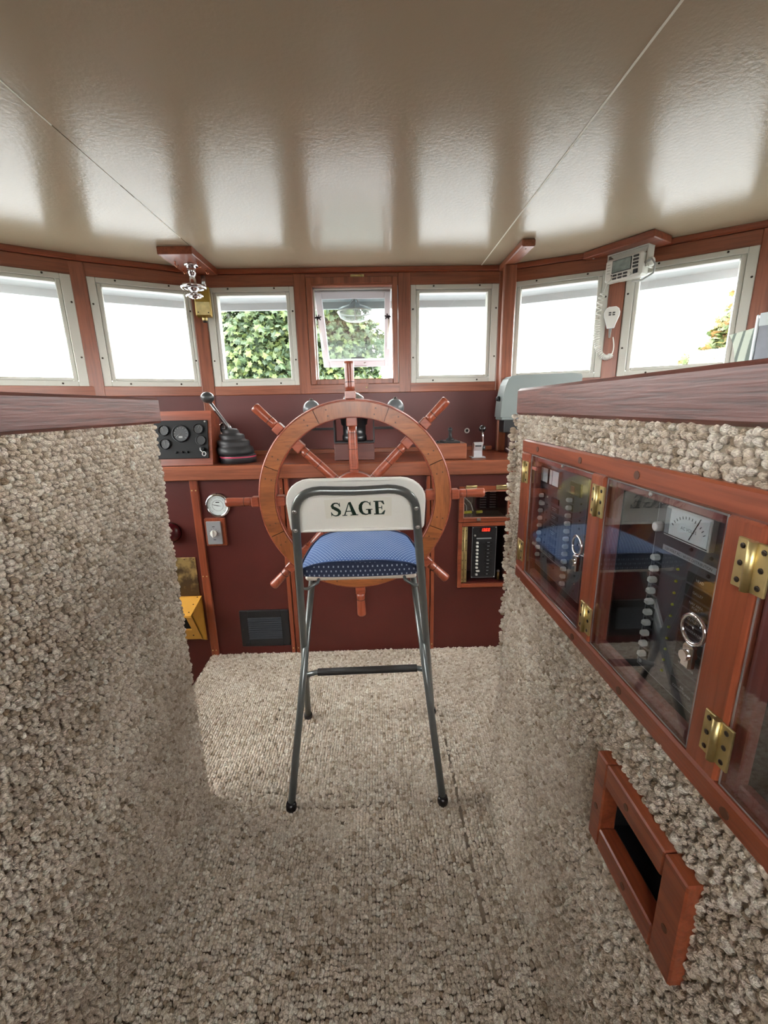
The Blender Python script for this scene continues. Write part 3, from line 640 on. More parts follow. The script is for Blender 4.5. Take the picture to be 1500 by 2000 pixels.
build('cap', MB().lathe([(0.0065, 0), (0.0065, 0.006), (0.003, 0.010)], (0.553, 1.81, 0.372), (0, 0, 1), 10), M_steel(), fu, world=True)
# ---- worktop
wt = thing('console_worktop', 'mahogany console top with a thick nosing behind the wheel', 'worktop', (-0.08, 1.765, 0.836))
poly = [(-1.45, 1.775), (0.98, 1.775), (1.25, 1.84), (BR[0], BR[1] - 0.004), (AR[0], AR[1] - 0.002), (AL[0], AL[1] - 0.002), (BL[0], BL[1] - 0.004)]
poly = [(-1.33, 1.775), (1.30, 1.775), (1.08, 1.985), (AR[0], AR[1] - 0.002), (AL[0], AL[1] - 0.002), (-1.22, 1.985)]
build('board', MB().prism(poly, (0, 0, 0.868), (1, 0, 0), (0, 1, 0), (0, 0, 0.026)), redwood('x'), wt, world=True)
build('nosing', MB().box(-1.33, 1.0, 1.762, 1.788, 0.834, 0.894, 0.004), mahogany('x'), wt, world=True)
build('back_cleat', MB().box(-0.70, 0.60, 2.17, 2.203, 0.894, 0.915, 0.002), mahogany('x'), wt, world=True)

# ---- things on the console front
def dial_gauge():
    g = thing('dial_thermometer', 'round white dial gauge with a chrome rim behind the left wheel handle', 'gauge', (-0.681, 1.79, 0.722))
    build('rim', MB().lathe([(0.054, 0), (0.054, 0.008), (0.049, 0.014), (0.043, 0.014), (0.042, 0.010)], (0, 0, 0), (0, -1, 0), 36, cap=False), M_chrome(), g)
    d = build('dial', MB().lathe([(0.0435, 0.0), (0.0435, 0.0095)], (0, 0, 0), (0, -1, 0), 36), M_dial(), g)
    t = MB()
    for i in range(28):
        a = R(225 - i * 10); r0 = 0.034 if i % 3 else 0.031
        t.cyl((r0 * math.cos(a), -0.0098, r0 * math.sin(a)), (0.038 * math.cos(a), -0.0098, 0.038 * math.sin(a)), 0.0006, n=4)
    for i in range(20):
        a = R(225 - i * 14); t.cyl((0.022 * math.cos(a), -0.0098, 0.022 * math.sin(a)), (0.0245 * math.cos(a), -0.0098, 0.0245 * math.sin(a)), 0.0006, n=4)
    t.torus((0, -0.0098, 0), (0, 1, 0), 0.0235, 0.0005, 36, 4)
    build('scale', t, M_black(), d)
    build('marking', MB().box(-0.008, 0.008, -0.0102, -0.0098, 0.012, 0.016), M_black(), d)
    build('needle', MB().prism([(-0.022, 0.004), (-0.021, 0.0055), (0.0, 0.0015), (0.018, -0.004), (0.0, -0.0015)], (0, -0.0112, 0), (1, 0, 0), (0, 0, 1), (0, -0.0008, 0)), M_black(), g)
    build('pane', MB().lathe([(0.043, 0.0122), (0.043, 0.0128)], (0, 0, 0), (0, -1, 0), 36), M_glass(), g)
    for a in (90, 210, 330): build('screw', screw_mb((0.0515 * math.cos(R(a)), -0.011, 0.0515 * math.sin(R(a))), r=0.0028), M_screw(), g)
dial_gauge()
tm = thing('timer_switch', 'grey timer switch plate with a white knob on a wooden backing', 'switch', (-0.702, 1.79, 0.542))
build('backing', MB().box(-0.746, -0.658, 1.776, 1.792, 0.542, 0.666, 0.002), redwood('z'), tm, world=True)
pl = build('plate', MB().box(-0.737, -0.674, 1.768, 1.777, 0.551, 0.654, 0.002), plain('silver_plate', srgb(168, 170, 172), 0.35, 0.5), tm, world=True)
mk = MB()
for i in range(9):
    a = R(210 - i * 30); mk.box(-0.7055 + 0.021 * math.cos(a) - 0.0008, -0.7055 + 0.021 * math.cos(a) + 0.0008, 1.7674, 1.768, 0.602 + 0.021 * math.sin(a) - 0.0012, 0.602 + 0.021 * math.sin(a) + 0.0012)
for zz in (0.630, 0.571): build('marking', MB().box(-0.711, -0.700, 1.7674, 1.768, zz, zz + 0.003), plain('dark_print', srgb(60, 62, 66), 0.5), pl, world=True)
build('scale', mk, plain('dark_print', srgb(60, 62, 66), 0.5), pl, world=True)
build('knob', MB().lathe([(0.0155, 0), (0.0145, 0.010), (0.012, 0.012)], (-0.7055, 1.768, 0.602), (0, -1, 0), 20).box(-0.709, -0.702, 1.748, 1.757, 0.587, 0.619, 0.0025, ), M_offwhite(), tm, world=True)
bell = thing('alarm_bell', 'dark red dome at the edge of the left half wall', 'bell', (-0.90, 1.79, 0.604))
build('dome', MB().lathe([(0.046, 0), (0.045, 0.012), (0.038, 0.028), (0.022, 0.04), (0.0, 0.044)], (-0.90, 1.792, 0.604), (0, -1, 0), 24), plain('dark_red_enamel', srgb(74, 16, 24), 0.25), bell, world=True)
build('boss', MB().lathe([(0.006, 0.04), (0.005, 0.05)], (-0.90, 1.792, 0.604), (0, -1, 0), 10), M_screw(), bell, world=True)
bp_ = thing('brass_plate', 'tarnished brass plate fixed above the yellow box on the left', 'plate', (-0.86, 1.79, 0.30))
def M_tarnish():
    m, N, L, B = newmat('tarnished_brass'); tc = N.new('ShaderNodeTexCoord'); nz = N.new('ShaderNodeTexNoise'); nz.inputs['Scale'].default_value = 22; nz.inputs['Detail'].default_value = 8
    cr = N.new('ShaderNodeValToRGB'); e = cr.color_ramp.elements; e[0].position = 0.42; e[0].color = srgb(96, 80, 60); e[1].position = 0.62; e[1].color = srgb(196, 168, 110); q = e.new(0.5); q.color = srgb(132, 112, 78)
    sx = N.new('ShaderNodeSeparateXYZ'); ml = N.new('ShaderNodeMath'); ml.operation = 'MULTIPLY_ADD'; ml.inputs[1].default_value = 1.6; ad = N.new('ShaderNodeMath'); ad.operation = 'ADD'
    L.new(tc.outputs['Object'], nz.inputs['Vector']); L.new(tc.outputs['Object'], sx.inputs[0]); L.new(sx.outputs['Z'], ml.inputs[0]); ml.inputs[2].default_value = -0.17
    L.new(nz.outputs['Fac'], ad.inputs[0]); L.new(ml.outputs[0], ad.inputs[1]); L.new(ad.outputs[0], cr.inputs['Fac']); L.new(cr.outputs['Color'], B.inputs['Base Color'])
    B.inputs['Metallic'].default_value = 0.75; B.inputs['Roughness'].default_value = 0.42; return m
build('sheet', MB().box(-0.915, -0.812, 1.790, 1.7948, 0.305, 0.486, 0.001), M_tarnish(), bp_, world=True)
for (x, z) in ((-0.905, 0.478), (-0.86, 0.478), (-0.820, 0.478), (-0.905, 0.315), (-0.82, 0.315)): build('pin', screw_mb((x, 1.790, z), r=0.0024), M_screw(), bp_, world=True)
yb = thing('yellow_box', 'ochre yellow wedge shaped box with a dark opening below the brass plate', 'box', (-0.86, 1.79, 0.08))
M_yel = plain('ochre_paint', srgb(206, 152, 62), 0.42, var=0.1, vscale=10)
yx0, yx1 = -0.99, -0.806
def fpt(x, t, d=0.0): return (x, 1.666 + 0.079 * t + d, 0.266 - 0.157 * t + d * 0.5)
def slab(q, dv):
    q = [Vector(p) for p in q]; w = [p + Vector(dv) for p in q]
    return MB().add(q + w, [(0, 1, 2, 3), (7, 6, 5, 4), (0, 4, 5, 1), (1, 5, 6, 2), (2, 6, 7, 3), (3, 7, 4, 0)])
build('top_board', slab([(yx0, 1.794, 0.300), (yx1, 1.794, 0.300), (yx1, 1.664, 0.267), (yx0, 1.664, 0.267)], (0, 0, -0.009)), M_yel, yb, world=True)
build('cheek', slab([(yx1, 1.794, 0.291), (yx1, 1.672, 0.258), (yx1, 1.745, 0.109), (yx1, 1.794, 0.075)], (-0.010, 0, 0)), M_yel, yb, world=True)
ffd = (0, 0.008, 0.004)
build('front_frame', slab([fpt(yx0, 0.60), fpt(yx1, 0.60), fpt(yx1, 1.0), fpt(yx0, 1.0)], ffd), M_yel, yb, world=True)
build('front_frame', slab([fpt(yx1 - 0.026, 0.03), fpt(yx1, 0.03), fpt(yx1, 0.60), fpt(yx1 - 0.026, 0.60)], ffd), M_yel, yb, world=True)
build('front_frame', slab([fpt(yx0, 0.03), fpt(yx0 + 0.03, 0.03), fpt(yx0 + 0.03, 0.60), fpt(yx0, 0.60)], ffd), M_yel, yb, world=True)
build('inside', MB().box(yx0, -0.82, 1.775, 1.793, 0.10, 0.285), M_dark(), yb, world=True)
for p in ((-0.822, 1.783, 0.2985), (-0.822, 1.735, 0.2860), (-0.822, 1.685, 0.2735)): build('screw', MB().lathe([(.003, 0), (.002, .0015)], p, (0, -.25, .97), 8), M_screw(), yb, world=True)
build('screw', MB().lathe([(.004, 0), (.003, .0015)], fpt(-0.838, 0.82), (0, -.89, -.45), 8), M_screw(), yb, world=True)
vg = thing('floor_grille', 'black louvred vent grille low on the console front', 'vent', (-0.53, 1.787, 0.04))
build('frame', frame4(-0.642, -0.417, 0.042, 0.224, 0.036, 1.780, 1.792), M_black(), vg, world=True)
build('backing', MB().box(-0.61, -0.45, 1.788, 1.791, 0.07, 0.20), M_dark(), vg, world=True)
for i in range(10):
    z = 0.084 + i * 0.0112
    build('slat', MB().box(-0.078, 0.078, -0.005, 0.005, -0.0008, 0.0008, M=Matrix.Translation((-0.5295, 1.783, z)) @ Matrix.Rotation(R(35), 4, 'X')), plain('slat_black', srgb(54, 56, 60), 0.35), vg, world=True)
for (x, z) in ((-0.630, 0.13), (-0.429, 0.16), (-0.63, 0.055)): build('screw', screw_mb((x, 1.780, z), r=0.0032), M_screw(), vg, world=True)

# ---- instrument panel box
ib = thing('instrument_panel', 'black engine gauge panel in a mahogany box behind the left half wall', 'instrument panel', (-0.82, 1.82, 0.894))
build('housing', MB().add([(-1.02, 1.80, 0.895), (-0.688, 1.80, 0.895), (-0.688, 1.842, 1.118), (-1.02, 1.842, 1.118), (-1.02, 1.93, 0.895), (-0.688, 1.93, 0.895), (-0.688, 1.93, 1.118), (-1.02, 1.93, 1.118)],
      [(0, 1, 2, 3), (5, 4, 7, 6), (1, 5, 6, 2), (4, 0, 3, 7), (3, 2, 6, 7), (0, 4, 5, 1)]), redwood('x'), ib, world=True)
IPM = Matrix.Translation((-0.82, 1.80, 0.895)) @ Matrix.Rotation(-math.atan2(0.042, 0.223), 4, 'X')
def ip(mb): return mb.xf(IPM)
build('face', ip(MB().box(-0.185, 0.118, -0.006, 0.0, 0.028, 0.188, 0.002)), plain('black_face', srgb(15, 16, 17), 0.55, spec=0.25), ib, world=True)
def gauge(x, z, r, ang, odo=False):
    g = build('gauge', ip(MB().lathe([(r, 0), (r, 0.006), (r * .93, 0.009), (r * .86, 0.006)], (x, -0.006, z), (0, -1, 0), 24, cap=False)), plain('gauge_rim', srgb(58, 60, 62), 0.3, 0.6), ib, world=True)
    build('dial', ip(MB().lathe([(r * .9, 0), (r * .9, 0.003)], (x, -0.006, z), (0, -1, 0), 24)), plain('gauge_dial', srgb(38, 40, 42), 0.4), g, world=True)
    t = MB()
    for i in range(11):
        a = R(220 - i * 26); t.box(-0.0006, 0.0006, -0.0004, 0, -r * .07, r * .07, M=Matrix.Translation((x + r * .7 * math.cos(a), -0.0092, z + r * .7 * math.sin(a))) @ Matrix.Rotation(-(a - math.pi / 2), 4, 'Y'))
    if odo: t.box(x - r * .22, x + r * .22, -0.0096, -0.009, z - r * .5, z - r * .28)
    build('scale', ip(t), plain('gauge_ink', srgb(150, 152, 150), 0.5), g, world=True)
    a = R(ang); build('needle', ip(MB().cyl((x - r * .1 * math.cos(a), -0.0102, z - r * .1 * math.sin(a)), (x + r * .62 * math.cos(a), -0.0102, z + r * .62 * math.sin(a)), 0.0009, n=6)), plain('gauge_ink', srgb(150, 152, 150), 0.5), g, world=True)
gauge(0.006, 0.132, 0.036, 215, True); gauge(-0.063, 0.146, 0.0225, 120); gauge(0.080, 0.150, 0.0215, 70); gauge(-0.060, 0.090, 0.022, 100)
build('blank_gauge', ip(MB().lathe([(0.021, 0), (0.021, 0.005), (0.018, 0.006), (0.017, 0.003)], (0.088, -0.006, 0.103), (0, -1, 0), 24)), M_black(), ib, world=True)
for x in (-0.015, 0.01, 0.032): build('toggle', ip(MB().lathe([(0.005, 0), (0.005, 0.003), (0.002, 0.004), (0.002, 0.012)], (x, -0.006, 0.055), (0, -1, 0), 10)), plain('gauge_rim', srgb(58, 60, 62), 0.3, 0.6), ib, world=True)
ks = build('key_switch', ip(MB().lathe([(0.009, 0), (0.009, 0.006), (0.006, 0.008)], (0.094, -0.006, 0.066), (0, -1, 0), 12)), plain('gauge_rim', srgb(58, 60, 62), 0.3, 0.6), ib, world=True)
key = build('key', ip(MB().box(0.0925, 0.0955, -0.034, -0.012, 0.058, 0.070, 0.001).cyl((0.095, -0.032, 0.060), (0.106, -0.036, 0.05), 0.002, n=6)), M_steel(), ib, world=True)
build('key_ring', ip(MB().torus((0.111, -0.036, 0.044), (0.2, 1, 0), 0.0085, 0.0012, 18, 6)), M_steel(), key, world=True)
build('screw', ip(screw_mb((0.108, -0.006, 0.181), r=0.004)), M_steel(), ib, world=True)
# small clock behind the lever
ck = thing('small_gauge', 'small chrome rimmed gauge on the wall behind the gear lever', 'gauge', (-0.757, 2.203, 1.028))
build('rim', MB().lathe([(0.034, 0), (0.034, 0.012), (0.028, 0.016), (0.026, 0.01)], (0, 0, 0), (0, -1, 0), 24, cap=False), M_chrome(), ck)
build('dial', MB().lathe([(0.028, 0), (0.028, 0.008)], (0, 0, 0), (0, -1, 0), 24), plain('gauge_dial', srgb(38, 40, 42), 0.4), ck)
build('needle', MB().box(-0.001, 0.001, -0.010, -0.009, -0.004, 0.02).box(-0.015, 0.002, -0.010, -0.009, -0.001, 0.001), M_ink(), ck)
# ---- gear lever
gl = thing('gear_lever', 'single lever control with a black rubber boot and round knob', 'lever', (-0.606, 1.885, 0.894))
build('base', MB().lathe([(0.077, 0), (0.077, 0.03), (0.073, 0.034)], (0, 0, 0.001), (0, 0, 1), 32), M_rubber(), gl)
build('red_band', MB().lathe([(0.0775, 0.024), (0.079, 0.027), (0.0775, 0.030)], (0, 0, 0), (0, 0, 1), 32, cap=False), plain('pink_band', srgb(176, 52, 84), 0.5), gl)
build('boot', MB().lathe([(0.074, 0.033), (0.078, 0.048), (0.076, 0.064), (0.068, 0.069), (0.066, 0.076), (0.069, 0.086), (0.065, 0.096), (0.054, 0.100), (0.052, 0.106), (0.054, 0.115), (0.049, 0.122), (0.036, 0.125), (0.034, 0.131), (0.034, 0.139), (0.028, 0.145), (0.012, 0.147)], (0, 0, 0), (0, 0, 1), 32).xf(
    Matrix(((1, 0, -0.16, 0), (0, 1, 0.0, 0), (0.0, 0, 1, 0), (0, 0, 0, 1)))), M_rubber(), gl)
build('shaft', MB().tube([(-0.02, 0, 0.13), (-0.038, 0, 0.165), (-0.068, -0.005, 0.215), (-0.096, -0.008, 0.262)], 0.0085, 10, rad=[0.010, 0.009, 0.0075, 0.007]), plain('lever_steel', srgb(120, 120, 120), 0.35, 0.9), gl)
build('knob', MB().sphere((-0.101, -0.01, 0.278), 0.0275, 20, 12, (1.0, 1, 0.85)), plain('knob_black', srgb(52, 54, 54), 0.35), gl)
# ---- compass with quadrantal spheres
cp = thing('steering_compass', 'black steering compass with two iron balls on a dark wooden box', 'compass', (-0.09, 1.88, 0.894))
build('box', MB().box(-0.177, -0.003, 1.845, 1.99, 0.895, 0.968, 0.003), wood('dull_mahogany', srgb(74, 40, 36), srgb(98, 56, 48), 'x', 26, 0.45, 0.1), cp, world=True)
build('bracket', MB().box(-0.177, -0.003, 1.87, 1.95, 0.968, 0.974, 0.001).box(-0.179, -0.173, 1.87, 1.95, 0.968, 1.08, 0.001).box(-0.007, -0.001, 1.87, 1.95, 0.968, 1.08, 0.001), M_black(), cp, world=True)
build('bowl', MB().lathe([(0.046, 0), (0.054, 0.004), (0.054, 0.025), (0.050, 0.028), (0.050, 0.068), (0.057, 0.072), (0.060, 0.095), (0.086, 0.100), (0.086, 0.112), (0.066, 0.116)], (-0.09, 1.91, 0.974), (0, 0, 1), 28), plain('compass_black', srgb(30, 31, 33), 0.3), cp, world=True)
build('dome', MB().lathe([(0.066, 0.114), (0.065, 0.135), (0.058, 0.165), (0.044, 0.19), (0.024, 0.205), (0.0, 0.21)], (-0.09, 1.91, 0.974), (0, 0, 1), 28), plain('dome_chrome', srgb(190, 192, 194), 0.12, 0.9), cp, world=True)
for sg in (-1, 1):
    arm = build('arm', MB().box(min(-0.09 + sg * .085, -0.09 + sg * .195), max(-0.09 + sg * .085, -0.09 + sg * .195), 1.895, 1.925, 1.024, 1.034, 0.001).box(-0.09 + sg * .168, -0.09 + sg * .195, 1.895, 1.925, 1.034, 1.094, 0.001), M_black(), cp, world=True)
    sp = build('iron_ball', MB().sphere((-0.09 + sg * 0.183, 1.91, 1.115), 0.0385, 22, 14), plain('iron_paint', srgb(92, 96, 98), 0.3), cp, world=True)
    build('nut', MB().lathe([(0.008, 0), (0.008, 0.005), (0.004, 0.008)], (-0.09 + sg * 0.183, 1.91, 1.152), (0, 0, 1), 8), M_screw(), sp, world=True)
# ---- joystick box
jb = thing('joystick_box', 'mahogany box with a black joystick and switch plate right of the wheel', 'control box', (0.31, 1.86, 0.894))
build('body', MB().box(0.225, 0.392, 1.805, 1.955, 0.895, 0.962, 0.003), mahogany('x'), jb, world=True)
build('switch_plate', MB().box(0.246, 0.293, 1.83, 1.915, 0.962, 0.968, 0.001), M_black(), jb, world=True)
build('joystick_plate', MB().box(0.296, 0.366, 1.825, 1.925, 0.962, 0.970, 0.001), M_black(), jb, world=True)
for k in range(3): build('button', MB().box(0.253 + k * .014, 0.262 + k * .014, 1.835, 1.85, 0.968, 0.973, 0.001), plain('gauge_rim', srgb(58, 60, 62), 0.3, 0.6), jb, world=True)
st = build('joystick', MB().lathe([(0.019, 0), (0.016, 0.008), (0.008, 0.012), (0.006, 0.035), (0.009, 0.042), (0.010, 0.05), (0.006, 0.056)], (0.331, 1.875, 0.970), (0, 0, 1), 14), M_black(), jb, world=True)
so = thing('wall_socket', 'small white ringed socket on the maroon wall right of the joystick box', 'socket', (0.475, 2.203, 0.992))
build('ring', MB().torus((0, -0.004, 0), (0, 1, 0), 0.0105, 0.0032, 20, 8), M_offwhite(), so)
build('core', MB().lathe([(0.009, 0), (0.008, 0.004)], (0, 0, 0), (0, -1, 0), 14), M_black(), so)
cl_ = thing('chrome_control', 'chrome pedestal control with a black ball lever right of the wheel', 'lever', (0.45, 1.86, 0.894))
build('flange', MB().box(0.418, 0.482, 1.835, 1.885, 0.8945, 0.899, 0.001), plain('satin_chrome', srgb(208, 211, 216), 0.3, 0.55), cl_, world=True)
build('body', MB().prism([(1.842, 0.899), (1.878, 0.899), (1.876, 0.93), (1.880, 0.955), (1.852, 0.962), (1.840, 0.95), (1.847, 0.925)], (0.431, 0, 0), (0, 1, 0), (0, 0, 1), (0.037, 0, 0)), plain('satin_chrome', srgb(208, 211, 216), 0.3, 0.55), cl_, world=True)
build('slot', MB().box(0.4355, 0.4625, 1.839, 1.848, 0.9435, 0.949), M_black(), cl_, world=True)
build('stem', MB().tube([(0.472, 1.865, 0.935), (0.476, 1.865, 0.96), (0.474, 1.865, 0.985), (0.471, 1.865, 1.005)], 0.0035, 8), M_chrome(), cl_, world=True)
build('pivot', MB().cyl((0.467, 1.865, 0.935), (0.484, 1.865, 0.935), 0.010, n=12), M_black(), cl_, world=True)
build('knob', MB().sphere((0.470, 1.865, 1.018), 0.0155, 16, 10), plain('knob_gloss', srgb(34, 30, 30), 0.2), cl_, world=True)
# ---- radar display
rd = thing('radar_display', 'grey hooded display unit behind the right half wall', 'display unit', (0.77, 2.02, 0.894))
prof = [(0.583, 1.062), (0.583, 1.075), (0.586, 1.125), (0.593, 1.17), (0.602, 1.205), (0.612, 1.230), (0.626, 1.243), (0.65, 1.247), (0.90, 1.252), (0.943, 1.248), (0.948, 1.235), (0.948, 1.062)]
build('hood', MB().prism(prof, (0, 1.985, 0), (1, 0, 0), (0, 0, 1), (0, 0.10, 0)), plain('grey_abs', srgb(122, 131, 130), 0.45), rd, world=True)
build('rim', MB().box(0.588, 0.944, 1.99, 2.09, 1.048, 1.064, 0.004), plain('grey_abs', srgb(122, 131, 130), 0.45), rd, world=True)
build('body', MB().box(0.605, 0.93, 2.0, 2.08, 0.99, 1.052, 0.004), M_black(), rd, world=True)
build('stand', MB().box(0.63, 0.91, 2.01, 2.06, 0.895, 0.995, 0.003), plain('compartment_maroon', srgb(62, 30, 30), 0.6), rd, world=True)
build('knob', MB().lathe([(0.012, 0), (0.012, 0.008), (0.008, 0.016)], (0.586, 2.03, 1.145), (-1, 0, 0), 14), M_black(), rd, world=True)
for lb, pts in (('white cable looping down behind the ceiling bracket post', [(0.664, 1.995, 0.955), (0.658, 1.99, 0.935), (0.668, 1.985, 0.915), (0.69, 1.975, 0.900), (0.73, 1.96, 0.898)]),
                ('short white cable running up beside the carpeted wall edge', [(0.66, 1.94, 0.925), (0.668, 1.92, 0.945), (0.675, 1.90, 0.97), (0.68, 1.89, 1.0)]),
                ('white cable lying along the worktop below the display unit', [(0.620, 2.0, 0.918), (0.64, 1.985, 0.905), (0.675, 1.96, 0.899), (0.71, 1.95, 0.898)])):
    tag(build('cable', MB().tube(pts, 0.0035, 7), plain('white_cable', srgb(214, 212, 206), 0.45), label=lb), cat='cable')

# ================================================================== STEERING WHEEL
wh = thing('ship_wheel', 'eight spoked wooden ship steering wheel behind the folding stool', 'wheel', (-0.077, 1.55, 0.792), rot=(0, R(-0.9), 0))
for i in range(8):
    a0 = R(22.5 + i * 45) + 0.004; a1 = R(22.5 + (i + 1) * 45) - 0.004
    seg = build('rim_segment', MB().arc(0.297, 0.349, a0, a1, -0.026, -0.011, 10), wheelwood('xzx'[i % 3]), wh)
    for q in (0.16, 0.84):
        for rr in (0.312, 0.334):
            a = a0 + (a1 - a0) * q; build('plug', MB().lathe([(0.003, 0), (0.003, 0.0006)], (rr * math.cos(a), -0.026, rr * math.sin(a)), (0, -1, 0), 8), plain('dark_plug', srgb(84, 46, 26), 0.5), seg)
build('core_ring', MB().arc(0.293, 0.3585, 0, math.pi * 2, -0.011, 0.012, 96), spokewood('x'), wh)
build('back_ring', MB().arc(0.298, 0.349, 0, math.pi * 2, 0.012, 0.026, 96), wheelwood('z'), wh)
build('edge_bead', MB().torus((0, -0.018, 0), (0, 1, 0), 0.3515, 0.0042, 96, 8).torus((0, -0.018, 0), (0, 1, 0), 0.2955, 0.0035, 96, 8), spokewood('x'), wh)
GR = plain('groove_dark', srgb(40, 18, 12), 0.6)
for i in range(8):
    a = R(i * 45); d = Vector((math.cos(a), 0, math.sin(a)))
    prof = [(0.0165, 0.08), (0.0168, 0.106), (0.0172, 0.15), (0.0168, 0.1805), (0.0172, 0.21), (0.0162, 0.2395), (0.0162, 0.262)]
    sp = build('spoke', MB().lathe(prof, (0, 0, 0), d, 14), spokewood('xyzxyzxy'[i] if i % 2 else 'x'), wh)
    Mr = Matrix.Rotation(-a, 4, 'Y')
    build('spoke_block', MB().box(0.262, 0.296, -0.019, 0.019, -0.019, 0.019, 0.003, M=Mr), spokewood('x'), sp)
    build('spoke_block', MB().box(0.356, 0.386, -0.0185, 0.0185, -0.0185, 0.0185, 0.003, M=Mr), spokewood('x'), sp)
    build('handle', MB().lathe([(0.0158, 0.386), (0.0162, 0.400), (0.0160, 0.4142), (0.0162, 0.43), (0.0172, 0.455), (0.0178, 0.474), (0.0172, 0.480), (0.0145, 0.4830)], (0, 0, 0), d, 16), spokewood('z' if i % 4 else 'x'), sp)
    for h in (0.107, 0.1805, 0.2395, 0.4142): build('groove', MB().lathe([(0.0171, -0.0009), (0.0171, 0.0009)], d * h, d, 14), GR, sp)
hub = build('hub', MB().lathe([(0.098, 0.02), (0.098, -0.022), (0.092, -0.03), (0.06, -0.032)], (0, 0, 0), (0, 1, 0), 40), spokewood('x'), wh)
build('hub_cap', MB().lathe([(0.070, 0.030), (0.070, 0.036), (0.05, 0.040), (0.02, 0.042), (0.018, 0.056), (0.008, 0.060)], (0, 0, 0), (0, -1, 0), 36), plain('dull_brass', srgb(158, 144, 92), 0.5, 0.9), hub)
build('shaft', MB().cyl((0, 0.02, 0), (0, 0.224, 0), 0.028, n=20), plain('dark_bronze', srgb(70, 52, 36), 0.45, 0.6), wh)

# ================================================================== FOLDING STOOL
stl = thing('folding_stool', 'grey tubular folding bar stool with a white back panel lettered SAGE', 'stool', (-0.05, 1.16, 0))
M_tube = plain('grey_tube_enamel', srgb(108, 112, 110), 0.28, 0.55)
TR = 0.0108
fl_, fr_ = Vector((-0.272, 1.345, 0.014)), Vector((0.188, 1.347, 0.014))
tl, trr = Vector((-0.198, 1.0, 0.868)), Vector((0.097, 1.0, 0.870))
zt = 0.928; dirL = (tl - fl_).normalized(); dirR = (trr - fr_).normalized()
def corner(p, d, q, n=7, r=0.05):
    p0 = p - d * 0; out = []
    for k in range(n + 1):
        t = k / n; out.append((1 - t) ** 2 * p0 + 2 * (1 - t) * t * q[0] + t * t * q[1])
    return out
qL = tl + dirL * 0.069; qR = trr + dirR * 0.067
mid = (qL + qR) / 2 + Vector((0, 0.004, -0.003))
pts = [fl_, fl_.lerp(tl, 0.5)] + corner(tl, dirL, (qL, qL + Vector((0.062, 0.001, 0)))) + [mid + Vector((-0.045, -0.001, 0.0012)), mid, mid + Vector((0.045, -0.001, 0.0012))] + list(reversed(corner(trr, dirR, (qR, qR - Vector((0.062, -0.001, 0)))))) + [fr_.lerp(trr, 0.5), fr_]
build('back_frame', MB().tube(pts, TR, 12), M_tube, stl, world=True)
rl, rr_ = Vector((-0.265, 0.977, 0.014)), Vector((0.171, 0.979, 0.014))
hl, hr = Vector((-0.211, 1.325, 0.635)), Vector((0.109, 1.325, 0.635))
for a, b in ((rl, hl), (rr_, hr)): build('leg', MB().tube([a, a.lerp(b, .5), b], TR, 12), M_tube, stl, world=True)
for p in (fl_, fr_, rl, rr_): build('foot', MB().lathe([(0.013, 0), (0.0155, 0.006), (0.0155, 0.016), (0.012, 0.026)], (p.x, p.y, 0.001), (0, 0, 1), 14), plain('foot_cap', srgb(20, 16, 18), 0.25), stl, world=True)
for a, b, f in ((fl_, tl, rl), (fr_, trr, rr_)):
    pz = a.lerp(b, 0.43); build('pivot', MB().cyl(pz + Vector((-0.004, 0.0, 0)), pz + Vector((0.012 if a.x < 0 else -0.012, 0, 0)), 0.008, n=10), M_black(), stl, world=True)
# foot rest on the front legs
g0, g1 = fl_.lerp(tl, 0.31), fr_.lerp(trr, 0.315)
low0, low1 = fl_.lerp(tl, 0.245), fr_.lerp(trr, 0.25)
o_ = Vector((0, -0.022, 0))
fp = [low0, low0 + Vector((0.008, -0.014, 0.02)), g0 + o_ + Vector((0.012, 0, -0.004)), g0 + o_ + Vector((0.04, 0, 0.004)), g1 + o_ + Vector((-0.04, 0, 0.004)), g1 + o_ + Vector((-0.012, 0, -0.004)), low1 + Vector((-0.008, -0.014, 0.02)), low1]
fr = build('foot_rest', MB().tube(fp, 0.0085, 10), M_tube, stl, world=True)
build('grip', MB().cyl(g0 + o_ + Vector((0.045, 0, 0.004)), g1 + o_ + Vector((-0.04, 0, 0.004)), 0.0118, n=14), plain('grip_black', srgb(34, 32, 30), 0.6), fr, world=True)
# back panel: gently curved board with rounded top corners
def rounded(w, h, r, rb, n=6):
    out = []
    for (cx, cy, a0, rr) in ((w / 2 - r, h / 2 - r, 0, r), (-w / 2 + r, h / 2 - r, 90, r), (-w / 2 + rb, -h / 2 + rb, 180, rb), (w / 2 - rb, -h / 2 + rb, 270, rb)):
        for k in range(n + 1): a = R(a0 + 90 * k / n); out.append((cx + rr * math.cos(a), cy + rr * math.sin(a)))
    return out
updir = Vector((0, dirL.y, dirL.z)).normalized(); nback = Vector((0, -updir.z, updir.y))   # nback points to the camera side
pc = Vector((-0.0495, 1.0, 0)); zc = 0.876
pc = fl_.lerp(tl, (zc - fl_.z) / (tl.z - fl_.z)); pc.x = -0.0495; pc = pc - nback * 0.014
def curve_pt(x, h): return pc + Vector((x, 0, 0)) + updir * h + nback * (-0.010 * (1 - (x / 0.165) ** 2) * 1.0)
W_, H_ = 0.332, 0.148
nx, nh = 20, 8
mbp = MB(); vs = []; fs = []
outl = rounded(W_, H_, 0.058, 0.016, 6)
def halfspan(x):
    top = H_ / 2; ax = abs(x) - (W_ / 2 - 0.058)
    if ax > 0: top = H_ / 2 - 0.058 + math.sqrt(max(0, 0.058 ** 2 - ax ** 2))
    bx = abs(x) - (W_ / 2 - 0.016); bot = -H_ / 2
    if bx > 0: bot = -H_ / 2 + 0.016 - math.sqrt(max(0, 0.016 ** 2 - bx ** 2))
    return bot, top
